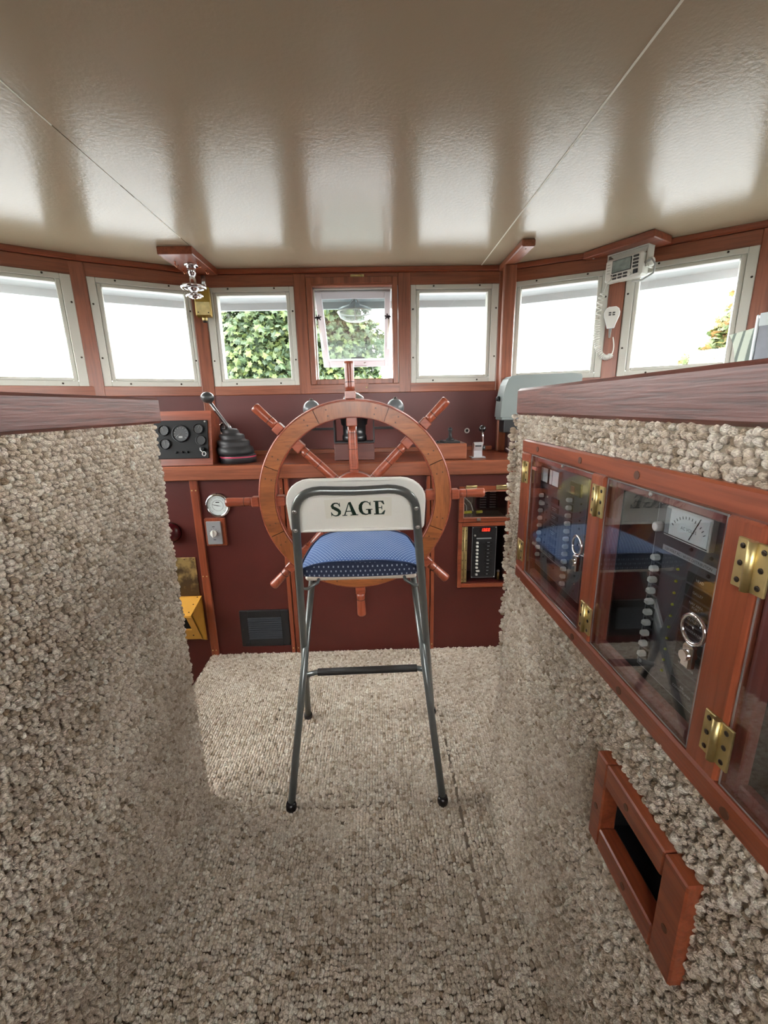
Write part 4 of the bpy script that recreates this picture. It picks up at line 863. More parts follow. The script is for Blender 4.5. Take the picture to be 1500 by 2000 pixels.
xs = [-W_ / 2 * math.cos(math.pi * k / 40) for k in range(41)]
for side in (0, 1):
    for x in xs:
        b0, t0 = halfspan(x)
        for j in range(nh + 1): vs.append(curve_pt(x, b0 + (t0 - b0) * j / nh) - nback * (0.009 * side))
n1 = len(xs) * (nh + 1)
for i in range(len(xs) - 1):
    for j in range(nh):
        a = i * (nh + 1) + j; b = a + nh + 1
        fs.append((a, a + 1, b + 1, b)); fs.append((n1 + a, n1 + b, n1 + b + 1, n1 + a + 1))
for i in range(len(xs) - 1):
    for j in (0, nh): a = i * (nh + 1) + j; b = a + nh + 1; fs.append((a, b, n1 + b, n1 + a))
for i in (0, len(xs) - 1):
    for j in range(nh): a = i * (nh + 1) + j; fs.append((a, a + 1, n1 + a + 1, n1 + a))
mbp.add(vs, fs, False)
bpnl = build('back_panel', mbp, plain('cream_back_panel', srgb(236, 234, 226), 0.4), stl, world=True)
build('edge_trim', MB().tube([curve_pt(p[0], p[1]) - nback * 0.0045 for p in outl], 0.0046, 6, True), plain('cream_back_panel', srgb(236, 234, 226), 0.4), bpnl, world=True)
# lettering SAGE in a bold serif
def ribbon(pts, wid):
    P = [Vector(p) for p in pts]; Lf = []; Rt = []
    for k, p in enumerate(P):
        d = (P[min(k + 1, len(P) - 1)] - P[max(k - 1, 0)]).normalized(); n = Vector((-d.y, d.x)); w = wid[k] / 2
        Lf.append(p + n * w); Rt.append(p - n * w)
    return [(tuple(Lf[k]), tuple(Lf[k + 1]), tuple(Rt[k + 1]), tuple(Rt[k])) for k in range(len(P) - 1)]
def letter(ch):
    Q = []
    def rect(x0, y0, x1, y1): Q.append(((x0, y0), (x1, y0), (x1, y1), (x0, y1)))
    if ch == 'E':
        rect(0.10, 0, 0.30, 1); rect(0.0, 0, 0.62, 0.07); rect(0.0, 0.93, 0.60, 1.0); rect(0.3, 0.47, 0.50, 0.53); rect(0.47, 0.36, 0.52, 0.64)
        Q.append(((0.62, 0), (0.70, 0.30), (0.64, 0.30), (0.45, 0.07))); Q.append(((0.60, 1.0), (0.66, 0.74), (0.60, 0.74), (0.45, 0.93)))
    if ch == 'A':
        Q.append(((0.06, 0.03), (0.14, 0.03), (0.46, 0.96), (0.40, 0.96))); Q.append(((0.58, 0.03), (0.84, 0.03), (0.54, 1.0), (0.40, 0.96)))
        rect(0.22, 0.28, 0.66, 0.35); rect(-0.04, 0, 0.26, 0.06); rect(0.46, 0, 0.94, 0.06)
    if ch == 'S':
        pts = [(0.56, 0.72), (0.54, 0.86), (0.44, 0.95), (0.30, 0.96), (0.18, 0.90), (0.12, 0.78), (0.17, 0.65), (0.30, 0.56), (0.43, 0.46), (0.53, 0.34), (0.52, 0.19), (0.42, 0.07), (0.28, 0.03), (0.14, 0.08), (0.06, 0.20), (0.03, 0.30)]
        Q.extend(ribbon(pts, [.03, .06, .08, .09, .12, .17, .20, .22, .22, .20, .17, .12, .08, .07, .06, .03]))
        Q.append(((0.55, 0.70), (0.60, 0.70), (0.60, 1.0), (0.55, 0.90))); Q.append(((0.01, 0.0), (0.06, 0.1), (0.06, 0.32), (0.01, 0.32)))
    if ch == 'G':
        pts = [(0.72, 0.70), (0.68, 0.86), (0.56, 0.95), (0.42, 0.97), (0.26, 0.90), (0.15, 0.72), (0.12, 0.50), (0.15, 0.28), (0.25, 0.11), (0.42, 0.03), (0.56, 0.05), (0.66, 0.12)]
        Q.extend(ribbon(pts, [.03, .05, .07, .09, .15, .20, .22, .20, .15, .09, .07, .06]))
        rect(0.58, 0.04, 0.76, 0.40); rect(0.46, 0.36, 0.86, 0.42); Q.append(((0.71, 0.68), (0.76, 0.68), (0.76, 1.0), (0.71, 0.88)))
    return Q
adv = {'S': 0.72, 'A': 0.98, 'G': 0.94, 'E': 0.72}
hgt = 0.0415; sx = 0.98; x = 0; LQ = []
for ch in 'SAGE': LQ.append((ch, x)); x += adv[ch] * sx
tot = x; LM = Matrix.Rotation(R(1.6), 2)
for ch, xo in LQ:
    mb = MB()
    for qd in letter(ch):
        vv = []
        for (px, py) in qd:
            p = LM @ Vector(((xo + px * sx - tot / 2) * hgt, (py - 0.5) * hgt)); vv.append(curve_pt(p.x + 0.0035, p.y - 0.0095) + nback * 0.0006)
        mb.add(vv + [v + nback * 0.0003 for v in vv], [(0, 1, 2, 3), (7, 6, 5, 4), (0, 4, 5, 1), (1, 5, 6, 2), (2, 6, 7, 3), (3, 7, 4, 0)])
    build('lettering', mb, plain('dark_green_letter', srgb(14, 42, 30), 0.5), bpnl, world=True, label='dark green letter ' + ch)
fq = [(-0.09, -0.030), (0.088, -0.026), (0.088, 0.034), (-0.09, 0.030)]
mbf = MB()
for k in range(12):
    xa, xb = -0.082 + k * 0.0138, -0.082 + (k + 1) * 0.0138
    ya, yb_ = (xa * 0.028), (xb * 0.028)
    q = [curve_pt(xa + .0035, ya - .036), curve_pt(xb + .0035, yb_ - .036), curve_pt(xb + .0035, yb_ + .021), curve_pt(xa + .0035, ya + .021)]
    mbf.add([p + nback * 0.0002 for p in q], [(0, 1, 2, 3)])
build('decal_film', mbf, plain('decal_film', srgb(230, 227, 215), 0.28), bpnl, world=True)
for sg, T in ((-1, 0), (1, 1)):
    for h in (0.012, -0.045):
        base = (fl_ if sg < 0 else fr_).lerp(tl if sg < 0 else trr, (zc + h * 0.93 - 0.014) / 0.858)
        build('screw', MB().lathe([(0.0058, 0.0), (0.0052, 0.002), (0.002, 0.003)], base + nback * TR * 0.92, nback, 10), M_steel(), stl, world=True)
# seat board and brackets
def tilt(y): return 0.643 - (y - 1.14) * 0.02
vs = []
sb = MB().box(-0.212, 0.112, 1.145, 1.425, 0.632, 0.648, 0.006)
build('seat', sb, plain('cream_seat', srgb(214, 200, 184), 0.4), stl, world=True)
for a, b, sgn in ((fl_, tl, 1), (fr_, trr, -1)):
    p = a.lerp(b, 0.725); build('seat_bracket', MB().tube([p, p + Vector((0.02 * sgn, 0.01, -0.006)), p + Vector((0.045 * sgn, 0.03, 0.004)), p + Vector((0.05 * sgn, 0.16, 0.004))], 0.005, 8), M_tube, stl, world=True)
# cushion
def fabric(name, ua, va, base=srgb(44, 82, 138), dash=srgb(142, 168, 198), su=104.0, sv=96.0, du=0.21):
    m, N, L, B = newmat(name); tc = N.new('ShaderNodeTexCoord'); sx_ = N.new('ShaderNodeSeparateXYZ'); L.new(tc.outputs['Object'], sx_.inputs[0])
    def mth(op, a, b=None):
        n = N.new('ShaderNodeMath'); n.operation = op
        if isinstance(a, float): n.inputs[0].default_value = a
        else: L.new(a, n.inputs[0])
        if b is not None:
            if isinstance(b, float): n.inputs[1].default_value = b
            else: L.new(b, n.inputs[1])
        return n.outputs[0]
    u = mth('MULTIPLY', sx_.outputs[ua], su); v = mth('MULTIPLY', sx_.outputs[va], sv)
    row = mth('FLOOR', v); u2 = mth('ADD', u, mth('MULTIPLY', row, 0.5))
    fu_ = mth('ABSOLUTE', mth('SUBTRACT', mth('FRACT', mth('ADD', u2, 200.0)), 0.5)); fv = mth('ABSOLUTE', mth('SUBTRACT', mth('FRACT', mth('ADD', v, 200.0)), 0.5))
    ins = mth('MULTIPLY', mth('LESS_THAN', fu_, du), mth('LESS_THAN', fv, 0.2))
    mx = N.new('ShaderNodeMixRGB'); mx.inputs[1].default_value = base; mx.inputs[2].default_value = dash; L.new(ins, mx.inputs[0]); L.new(mx.outputs[0], B.inputs['Base Color'])
    nz = N.new('ShaderNodeTexNoise'); nz.inputs['Scale'].default_value = 700; L.new(tc.outputs['Object'], nz.inputs['Vector']); bp = N.new('ShaderNodeBump'); bp.inputs['Strength'].default_value = 0.4; bp.inputs['Distance'].default_value = 0.001
    L.new(nz.outputs['Fac'], bp.inputs['Height']); L.new(bp.outputs['Normal'], B.inputs['Normal'])
    B.inputs['Roughness'].default_value = 0.8; B.inputs['Sheen Weight'].default_value = 0.08
    return m
cu = thing('seat_cushion', 'blue seat cushion with small white dashes lying on the stool', 'cushion', (-0.05, 1.285, 0.6485))
mb = MB(); NX, NY = 28, 22; hx, hy = 0.176, 0.158
def sgnp(v, p): return math.copysign(abs(v) ** p, v)
def ctop(u, v): return 0.017 + 0.031 * (1 - abs(u) ** 2.6) ** 0.7 + 0.009 * (1 - abs(u) ** 3) * (1 - abs(v) ** 3) ** 0.6 + 0.0012 * math.sin(7 * u) * math.cos(5 * v)
def cbot(u, v): return 0.0015 + 0.003 * abs(u) ** 4
def plan(u, v):
    k = 1 - 0.055 * (u * u * v * v)
    return (hx * u * k * (1 - 0.04 * v), hy * v * k)
def surf(fn):
    vs = []
    for j in range(NY + 1):
        for i in range(NX + 1):
            u, v = -1 + 2 * i / NX, -1 + 2 * j / NY; p = plan(u, v); vs.append((p[0], p[1], fn(u, v)))
    fs = [(j * (NX + 1) + i, j * (NX + 1) + i + 1, (j + 1) * (NX + 1) + i + 1, (j + 1) * (NX + 1) + i) for j in range(NY) for i in range(NX)]
    return vs, fs
vs, fs = surf(ctop); t_ = MB().add(vs, fs, True)
build('top_cover', t_, fabric('blue_dash_fabric', 'X', 'Y'), cu, recalc=False)
vs, fs = surf(cbot); b_ = MB().add(vs, [tuple(reversed(f)) for f in fs], True)
build('bottom_cover', b_, fabric('blue_dash_fabric_side', 'X', 'Y'), cu, recalc=False)
# boxing strip between the covers
edge = [(-1 + 2 * i / NX, -1) for i in range(NX)] + [(1, -1 + 2 * j / NY) for j in range(NY)] + [(1 - 2 * i / NX, 1) for i in range(NX)] + [(-1, 1 - 2 * j / NY) for j in range(NY)]
E1 = [(*plan(*e), ctop(*e)) for e in edge]; E2 = [(plan(*e)[0] * 1.01, plan(*e)[1] * 1.012, 0.5 * (ctop(*e) + cbot(*e))) for e in edge]; E3 = [(*plan(*e), cbot(*e)) for e in edge]
n = len(edge); build('boxing', MB().add(E1 + E2 + E3, [(k * n + i, k * n + (i + 1) % n, (k + 1) * n + (i + 1) % n, (k + 1) * n + i) for k in range(2) for i in range(n)], True), fabric('navy_dash_fabric_edge', 'X', 'Z', srgb(30, 40, 66), srgb(150, 158, 172), 72.0, 75.0, 0.14), cu)
build('piping', MB().tube([(p[0] * 1.006, p[1] * 1.008, p[2] + 0.001) for p in E1], 0.0036, 7, True), plain('navy_piping', srgb(32, 44, 72), 0.95), cu)

# ================================================================== RIGHT WALL CABINET
CBZ = 0.724
cab = thing('panel_cabinet', 'mahogany framed cabinet of three glazed doors set in the carpeted right wall', 'cabinet', (0.335, 0.935, CBZ), R(-90))
FY0, FY1 = -0.009, 0.016
HC = 0.321
for (a, b, nm) in ((0, 0.048, 'stile'), (0.308, 0.347, 'stile'), (0.561, 0.602, 'stile'), (0.862, 0.91, 'stile')): build(nm, MB().box(a, b, FY0, FY1, 0.028, 0.293, 0.003), redwood('z'), cab)
build('top_rail', MB().box(0, 0.91, FY0, FY1, 0.293, HC, 0.003), redwood('x'), cab)
build('bottom_rail', MB().box(0, 0.91, FY0, FY1, 0, 0.028, 0.003), redwood('x'), cab)
for (x, z) in ((0.09, 0.307), (0.27, 0.307), (0.42, 0.307), (0.62, 0.307), (0.62, 0.012), (0.30, 0.012), (0.44, 0.012)): build('plug', MB().lathe([(0.0055, 0), (0.0055, 0.001)], (x, FY0, z), (0, -1, 0), 10), plain('dark_plug', srgb(84, 46, 26), 0.5), cab)
navy = plain('cabinet_black', srgb(14, 14, 18), 0.6)
build('lining', MB().box(0.0, 0.91, 0.030, 0.034, 0.0, HC).box(0.0, 0.012, 0.016, 0.03, 0, HC).box(0.012, 0.9, 0.016, 0.03, 0, 0.01).box(0.012, 0.9, 0.016, 0.03, HC - 0.008, HC), navy, cab)
build('divider', MB().box(0.318, 0.336, 0.016, 0.030, 0.01, HC - 0.008).box(0.572, 0.59, 0.016, 0.03, 0.01, HC - 0.008), navy, cab)
DOORS = ((0.048, 0.308, 'first'), (0.347, 0.561, 'second'), (0.602, 0.862, 'third'))
M_edge = glassy('acrylic_edge', (0.8, 0.84, 0.86, 1), 0.1, 0.1, 0.55, (0.9, 0.92, 0.94, 1))
def hinge(par, x, z, l=0.046):
    h = build('hinge', MB().box(x - 0.017, x - 0.002, FY0 - 0.003, FY0, z, z + l, 0.0008), M_brass(), par)
    build('leaf', MB().box(x + 0.002, x + 0.017, FY0 - 0.003, FY0, z, z + l, 0.0008), M_brass(), h)
    k = build('knuckle', MB().cyl((x, FY0 - 0.004, z), (x, FY0 - 0.004, z + l), 0.0038, n=10), M_brass(), h)
    for q in (0.15, 0.5, 0.85):
        for s_ in (-1, 1): build('screw', screw_mb((x + s_ * 0.0105, FY0 - 0.003, z + l * q), r=0.0027, h=0.0008), M_screw(), h)
for k, (a, b, nm) in enumerate(DOORS):
    d = build('door', MB().box(a + 0.001, b - 0.001, -0.004, 0.0, 0.029, 0.292), M_acrylic(), cab, label='clear acrylic door')
    build('door_edge', frame4(a + 0.001, b - 0.001, 0.029, 0.292, 0.0022, -0.0052, -0.0042), M_edge, d)
    build('rebate', frame4(a, b, 0.028, 0.293, 0.014, 0.002, 0.014), plain('pink_rebate', srgb(150, 84, 74), 0.45), d)
hinge(cab, 0.031, 0.230); hinge(cab, 0.031, 0.052); hinge(cab, 0.337, 0.233); hinge(cab, 0.337, 0.044); hinge(cab, 0.598, 0.232); hinge(cab, 0.598, 0.053)
def pull(par, x, z):
    r = build('ring_pull', MB().torus((x, -0.009, z), (0, 1, 0), 0.0155, 0.0022, 28, 8), M_chrome(), par)
    build('latch', MB().box(x - 0.008, x + 0.006, -0.012, -0.004, z - 0.045, z - 0.018, 0.002).cyl((x, -0.016, z - 0.03), (x, -0.004, z - 0.03), 0.006, n=10), M_chrome(), r)
pull(cab, 0.286, 0.170); pull(cab, 0.546, 0.165)
build('latch', MB().box(0.060, 0.082, -0.007, -0.003, 0.262, 0.269, 0.001), plain('pink_rebate', srgb(150, 84, 74), 0.45), cab)
for x in (0.20, 0.445): build('screw', screw_mb((x, -0.005, 0.288), r=0.003), M_steel(), cab)
def pn(root, W, H, x0, z0, Y=0.024):
    """helper returning a function placing boxes on a panel face by (u,v) fractions"""
    return lambda u, v: (x0 + u * W, z0 + v * H)
# first electrical panel (behind the first door)
PX0, PZ0, PW, PH = 0.042, 0.045, 0.205, 0.238
p1 = thing('electrical_panel', 'charcoal switch panel with two small meters behind the first glazed door', 'panel', (0.335, 0.935, CBZ), R(-90), group=None)
PYF = 0.022
build('plate', MB().box(PX0, PX0 + PW, PYF, PYF + 0.004, PZ0, PZ0 + PH, 0.002), M_panel(), p1)
build('outline', frame4(PX0 + .001, PX0 + PW - .001, PZ0 + .001, PZ0 + PH - .001, 0.0012, PYF - 0.0006, PYF), M_greyline(), p1)
def switch(par, x, z, w=0.0088, h=0.0078):
    s_ = build('switch', MB().box(x - w / 2, x + w / 2, PYF - 0.011, PYF, z - h / 2, z + h / 2, 0.002), M_switch(), par)
    build('guard', MB().box(x - w * .75, x + w * .75, PYF - 0.002, PYF - 0.0002, z - h * .85, z + h * .85, 0.0008), M_black(), s_)
def uv1(u, v): return PX0 + u * PW, PZ0 + v * PH
for (u0, u1) in ((0.04, 0.24), (0.27, 0.49)):
    a, b_ = uv1(u0, 0.80), uv1(u1, 0.94); mt = build('meter', MB().box(a[0], b_[0], PYF - 0.006, PYF, a[1], b_[1], 0.001), M_black(), p1)
    build('meter_face', MB().box(a[0] + .002, a[0] + .013, PYF - 0.0066, PYF - 0.006, a[1] + .003, b_[1] - .002).box(a[0] + .016, b_[0] - .002, PYF - 0.0066, PYF - 0.006, a[1] + .003, b_[1] - .002), M_dial(), mt)
a, b_ = uv1(0.06, 0.955), uv1(0.42, 0.975); build('title_bar', MB().box(a[0], b_[0], PYF - 0.001, PYF, a[1], b_[1]), M_greyline(), p1)
a, b_ = uv1(0.70, 0.80), uv1(0.90, 0.90); rl_ = build('rocker', MB().box(a[0], b_[0], PYF - 0.004, PYF, a[1], b_[1], 0.001), M_label(), p1)
build('indicator', MB().box(a[0] + .006, b_[0] - .022, PYF - 0.005, PYF - 0.004, a[1] + .004, b_[1] - .008), plain('dull_red', srgb(110, 36, 40), 0.4), rl_)
for i in range(9):
    x, z = uv1(0.10, 0.68 - i * 0.0695)
    if i == 1: build('switch', MB().box(x - 0.013, x + 0.008, PYF - 0.010, PYF, z - .004, z + .004, 0.0015), M_switch(), p1)
    else: switch(p1, x, z)
    a = uv1(0.30, 0); lb = build('label_plate', MB().box(a[0], a[0] + 0.035, PYF - 0.0012, PYF - 0.0001, z - 0.0055, z + 0.0055), M_label(), p1)
    if i in (1, 2, 3, 4, 7): [build('marking', MB().box(a[0] + e0, a[0] + 0.034 - e0, PYF - 0.0016, PYF - 0.0012, z + e1, z + e1 + 0.0017), M_greyline(), lb) for (e0, e1) in ((0.006, 0.0007), (0.010, -0.003))]
    x2 = uv1(0.20, 0)[0]; build('pilot_lamp', MB().lathe([(0.0022, 0), (0.0018, 0.002)], (x2, PYF, z + 0.001), (0, -1, 0), 8), M_label() if i else plain('lamp_white', srgb(240, 240, 220), 0.3), p1)
for i in range(12):
    x, z = uv1(0.73, 0.755 - i * 0.0625); switch(p1, x, z)
    x2 = uv1(0.90, 0)[0]; build('pilot_lamp', MB().lathe([(0.0022, 0), (0.0018, 0.002)], (x2, PYF, z), (0, -1, 0), 8), M_label(), p1)
# second electrical panel
PX0, PZ0, PW, PH = 0.423, 0.044, 0.118, 0.239
p2 = thing('electrical_panel', 'charcoal switch panel with a large white AC voltmeter behind the second glazed door', 'panel', (0.335, 0.935, CBZ), R(-90))
build('plate', MB().box(PX0, PX0 + PW, PYF, PYF + 0.004, PZ0, PZ0 + PH, 0.002), M_panel(), p2)
build('outline', frame4(PX0 + .001, PX0 + PW - .001, PZ0 + .001, PZ0 + PH - .001, 0.0012, PYF - 0.0006, PYF), M_greyline(), p2)
def uv2(u, v): return PX0 + u * PW, PZ0 + v * PH
a, b_ = uv2(0.22, 0.815), uv2(0.82, 0.965); mt = build('voltmeter', MB().box(a[0], b_[0], PYF - 0.008, PYF, a[1], b_[1], 0.001), M_offwhite(), p2)
build('meter_side', MB().box(a[0] + .0015, a[0] + .0085, PYF - 0.0086, PYF - 0.008, a[1] + .003, b_[1] - .002), plain('meter_grey', srgb(150, 156, 158), 0.4), mt)
fc = build('meter_face', MB().box(a[0] + .010, b_[0] - .002, PYF - 0.0086, PYF - 0.008, a[1] + .004, b_[1] - .002), M_dial(), mt)
build('meter_line', MB().box(a[0] + .002, b_[0] - .001, PYF - 0.0089, PYF - 0.0086, a[1] + .0022, a[1] + .0032), M_black(), mt)
mk = MB(); cx, cz = (a[0] + b_[0]) / 2 + 0.004, a[1] + 0.002
for i in range(13):
    an = R(148 - i * 9.6); mk.box(-0.0004, 0.0004, -0.0003, 0, -0.0016, 0.0016, M=Matrix.Translation((cx + 0.029 * math.cos(an), PYF - 0.0087, cz + 0.0275 * math.sin(an))) @ Matrix.Rotation(-(an - math.pi / 2), 4, 'Y'))
build('scale', mk, M_black(), fc)
build('needle', MB().cyl((cx + 0.004, PYF - 0.0092, cz + 0.004), (cx + 0.017, PYF - 0.0092, cz + 0.031), 0.0005, n=5), M_black(), fc)
build('marking', shifted(text_mb('AC VOLTS', 0.0052), cx + 0.001, PYF - 0.0088, cz + 0.014), M_black(), fc)
x, z = uv2(0.085, 0.835); build('selector_knob', MB().lathe([(0.0065, 0), (0.006, 0.008), (0.004, 0.009)], (x, PYF, z), (0, -1, 0), 16), M_switch(), p2)
a, b_ = uv2(0.16, 0.722), uv2(0.88, 0.752); tb_ = build('title_bar', MB().box(a[0], b_[0], PYF - 0.001, PYF, a[1], b_[1], 0.0004), plain('pale_title', srgb(176, 180, 182), 0.5), p2)
build('marking', shifted(text_mb('120 VOLT AC / 60 HZ DISTRIBUTION', 0.0046), (a[0] + b_[0]) / 2, PYF - 0.0013, (a[1] + b_[1]) / 2), M_black(), tb_)
LABS = ['HEAD', 'GALLEY', 'NAV AREA\nPORT', 'BRIDGE\nOUTLETS', 'REFRIGERATOR', 'BOW', 'ENGINE RM\nOUTLETS', 'WATER HTR', '', 'AIR\nCONDITIONER']
grn = plain('green_led', srgb(186, 196, 60), 0.3)
for i in range(10):
    x, z = uv2(0.13, 0.672 - i * 0.0635); switch(p2, x, z, 0.0082, 0.0076)
    x2, z2 = uv2(0.42, 0.66 - i * 0.0635); build('pilot_lamp', MB().lathe([(0.0018, 0), (0.0014, 0.0018)], (x2, PYF, z2), (0, -1, 0), 8), grn, p2)
    x3, z3 = uv2(0.56, 0.655 - i * 0.0635)
    lb = build('label_plate', MB().box(x3, x3 + 0.040, PYF - 0.0012, PYF - 0.0001, z3 - 0.0062, z3 + 0.0062), M_label(), p2)
    if LABS[i]: build('marking', shifted(text_mb(LABS[i], 0.0044), x3 + 0.020, PYF - 0.0016, z3), M_ink(), lb)
    build('pilot_hole', MB().lathe([(0.0022, 0), (0.0018, 0.0006)], (uv2(0.035, 0)[0], PYF, z), (0, -1, 0), 8), M_label(), p2)
for (u, v) in ((0.06, 0.965), (0.06, 0.03), (0.80, 0.785), (0.55, 0.785), (0.8, 0.70)): x, z = uv2(u, v); build('screw', screw_mb((x, PYF, z), r=0.0026), M_steel() if v < .1 or v > .9 else M_label(), p2)
# vent frame low on the right wall
vn = thing('air_vent', 'mahogany framed dark air vent low on the carpeted right wall', 'vent', (0.329, 0.502, 0.487), R(-90))
VW, VH = 0.181, 0.146
build('frame', MB().box(0, 0.026, -0.018, 0.006, 0, VH, 0.002).box(VW - 0.036, VW, -0.018, 0.006, 0, VH, 0.002).box(0.026, VW - 0.036, -0.018, 0.006, 0, 0.034, 0.002).box(0.026, VW - 0.036, -0.018, 0.006, VH - 0.036, VH, 0.002), redwood('x'), vn)
build('duct', MB().box(0.012, 0.02, 0.0, 0.15, 0.02, 0.12).box(VW - 0.03, VW - 0.022, 0, 0.15, 0.02, 0.12).box(0.02, VW - 0.03, 0, 0.15, 0.022, 0.03).box(0.02, VW - 0.03, 0, 0.15, 0.112, 0.12).box(0.012, VW - .02, 0.15, 0.154, 0.02, 0.12), plain('duct_black', srgb(16, 17, 20), 0.5), vn)
for (x, z) in ((0.013, 0.06), (0.075, 0.128), (0.09, 0.016), (VW - 0.018, 0.06)): build('plug', MB().lathe([(0.0045, 0), (0.0045, 0.001)], (x, -0.018, z), (0, -1, 0), 10), plain('dark_plug', srgb(84, 46, 26), 0.5), vn)

# ================================================================== CEILING FITTINGS
pl_ = build('mounting_plank', MB().box(-0.850, -0.711, 1.90, 2.19, CEIL - 0.029, CEIL, 0.002), redwood('y'), label='mahogany plank on the ceiling holding the chrome spotlight handle'); tag(pl_, cat='plank')
for i, (x, y) in enumerate(((-0.82, 1.99), (-0.73, 2.0), (-0.73, 2.09), (-0.825, 2.08))):
    h = thing('cup_hook', 'small copper hook under the left ceiling plank, %s' % ('near left', 'near right', 'far right', 'far left')[i], 'hook', (x, y, CEIL - 0.029), group='copper hooks under the left ceiling plank')
    build('shank', MB().tube([(0, 0, 0.0), (0, 0, -0.012), (0.004, 0, -0.020), (0.010, 0, -0.019), (0.012, 0, -0.012)], 0.0022, 6), plain('copper', srgb(216, 150, 120), 0.25, 1.0), h)
    build('collar', MB().lathe([(0.005, -0.002), (0.005, 0)], (0, 0, 0), (0, 0, 1), 10), plain('copper', srgb(216, 150, 120), 0.25, 1.0), h)
sl = thing('spotlight_handle', 'chrome searchlight control hanging from the left ceiling plank', 'handle', (-0.770, 2.03, CEIL - 0.029))
build('flange', MB().lathe([(0.030, 0), (0.030, -0.004), (0.026, -0.007)], (0, 0, 0), (0, 0, 1), 24), M_chrome(), sl)
build('stem', MB().lathe([(0.019, -0.005), (0.018, -0.035), (0.015, -0.038), (0.0145, -0.072), (0.018, -0.075)], (0, 0, 0), (0, 0, 1), 20), M_chrome(), sl)
build('upper_wheel', MB().torus((0, 0, -0.088), (0, 0, 1), 0.047, 0.0065, 32, 10), M_chrome(), sl)
build('hub', MB().lathe([(0.016, -0.072), (0.022, -0.080), (0.022, -0.096), (0.013, -0.104), (0.013, -0.114), (0.018, -0.118), (0.018, -0.130), (0.008, -0.136)], (0, 0, 0), (0, 0, 1), 20), M_chrome(), sl)
sp_ = MB()
for q in range(4):
    a = R(45 + q * 90); sp_.cyl((0.018 * math.cos(a), 0.018 * math.sin(a), -0.088), (0.045 * math.cos(a), 0.045 * math.sin(a), -0.088), 0.004, n=8)
build('spokes', sp_, M_chrome(), sl)
build('lower_wheel', MB().torus((0, 0, -0.122), (0, 0, 1), 0.031, 0.0055, 28, 10), M_chrome(), sl)
sp_ = MB()
for q in range(3):
    a = R(q * 120); sp_.cyl((0.010 * math.cos(a), 0.010 * math.sin(a), -0.122), (0.030 * math.cos(a), 0.030 * math.sin(a), -0.122), 0.0035, n=8)
build('spokes', sp_, M_chrome(), sl)
cm = step(AL, 180 + 26, 0.03)
bb_ = thing('brass_lamp_box', 'brass lamp box on the corner post under the chrome spotlight handle', 'lamp', (-0.790, 2.185, 1.545), R(13))
build('body', MB().box(-0.034, 0.034, -0.045, 0.0, 0.0, 0.125, 0.003), plain('old_brass', srgb(150, 122, 52), 0.45, 0.8, var=0.2, vscale=30), bb_)
build('face', MB().box(-0.031, 0.031, -0.049, -0.045, 0.003, 0.06, 0.001), M_brass(), bb_)
build('nozzle', MB().lathe([(0.013, 0), (0.011, -0.016), (0.008, -0.018)], (0, -0.022, 0), (0, 0, 1), 14), M_brass(), bb_)
build('tip', MB().lathe([(0.010, -0.018), (0.010, -0.024)], (0, -0.022, 0), (0, 0, 1), 14), M_black(), bb_)
build('tube', MB().cyl((0.012, -0.022, 0.125), (0.012, -0.022, 0.175), 0.010, n=12), M_steel(), bb_)
for x in (-0.022, 0.022): build('screw', screw_mb((x, -0.049, 0.014), r=0.003), M_screw(), bb_)
# bracket: upright and ceiling arm
br = thing('ceiling_bracket', 'mahogany upright with an arm running back along the ceiling right of the bright window', 'bracket', (0.629, 2.12, 0.894))
build('upright', MB().box(0.602, 0.657, 2.088, 2.118, 0.895, CEIL - 0.026, 0.004), mahogany('z'), br, world=True)
build('ceiling_arm', MB().box(0.602, 0.657, 1.868, 2.195, CEIL - 0.027, CEIL, 0.004), mahogany('y'), br, world=True)
build('screw', MB().lathe([(0.004, 0), (0.003, 0.001)], (0.628, 1.90, CEIL - 0.027), (0, 0, -1), 8), M_screw(), br, world=True)
# radio plank
RA = math.atan2(-0.853, 0.522)
pr_ = thing('mounting_plank', 'mahogany plank on the ceiling holding the white marine radio', 'plank', (0.927, 2.034, CEIL), RA)
build('board', MB().box(0.0, 0.292, 0.0, 0.135, -0.028, 0, 0.003), redwood('x'), pr_)
build('screw', MB().lathe([(0.005, 0), (0.003, 0.002)], (0.03, 0.03, -0.028), (0, 0, -1), 8), M_offwhite(), pr_)
vr = thing('marine_radio', 'white marine radio with a grey screen on its bracket under the right plank', 'radio', (1.0, 1.972, 1.614), RA)
body = build('body', MB().box(-0.004, 0.150, 0.0, 0.045, 0.0, 0.088, 0.008), M_offwhite(), vr)
build('rear_case', MB().box(0.02, 0.135, 0.045, 0.085, 0.008, 0.082, 0.006), M_offwhite(), vr)
build('screen_bezel', MB().box(0.028, 0.108, -0.002, 0.004, 0.030, 0.078, 0.001), plain('dark_bezel', srgb(60, 64, 66), 0.4), body)
build('screen', MB().box(0.031, 0.105, -0.003, -0.0015, 0.033, 0.075), plain('lcd', srgb(138, 150, 146), 0.2, var=0.25, vscale=40), body)
M_btn = plain('button_dark', srgb(66, 64, 62), 0.45)
for k in range(4): build('button', MB().box(0.114, 0.136, -0.004, 0.001, 0.070 - k * 0.0125, 0.078 - k * 0.0125, 0.0015), M_btn, body)
for k in range(3):
    for q in range(2): build('button', MB().box(0.034 + k * 0.022, 0.051 + k * 0.022, -0.004, 0.001, 0.017 - q * 0.012, 0.0245 - q * 0.012, 0.0015), M_btn, body)
build('key_pad', MB().box(0.118, 0.136, -0.003, 0.001, 0.010, 0.026, 0.001), M_black(), body)
build('small_knob', MB().lathe([(0.008, 0), (0.007, 0.008)], (0.104, 0.0, 0.012), (0, -1, 0), 14), M_offwhite(), body)
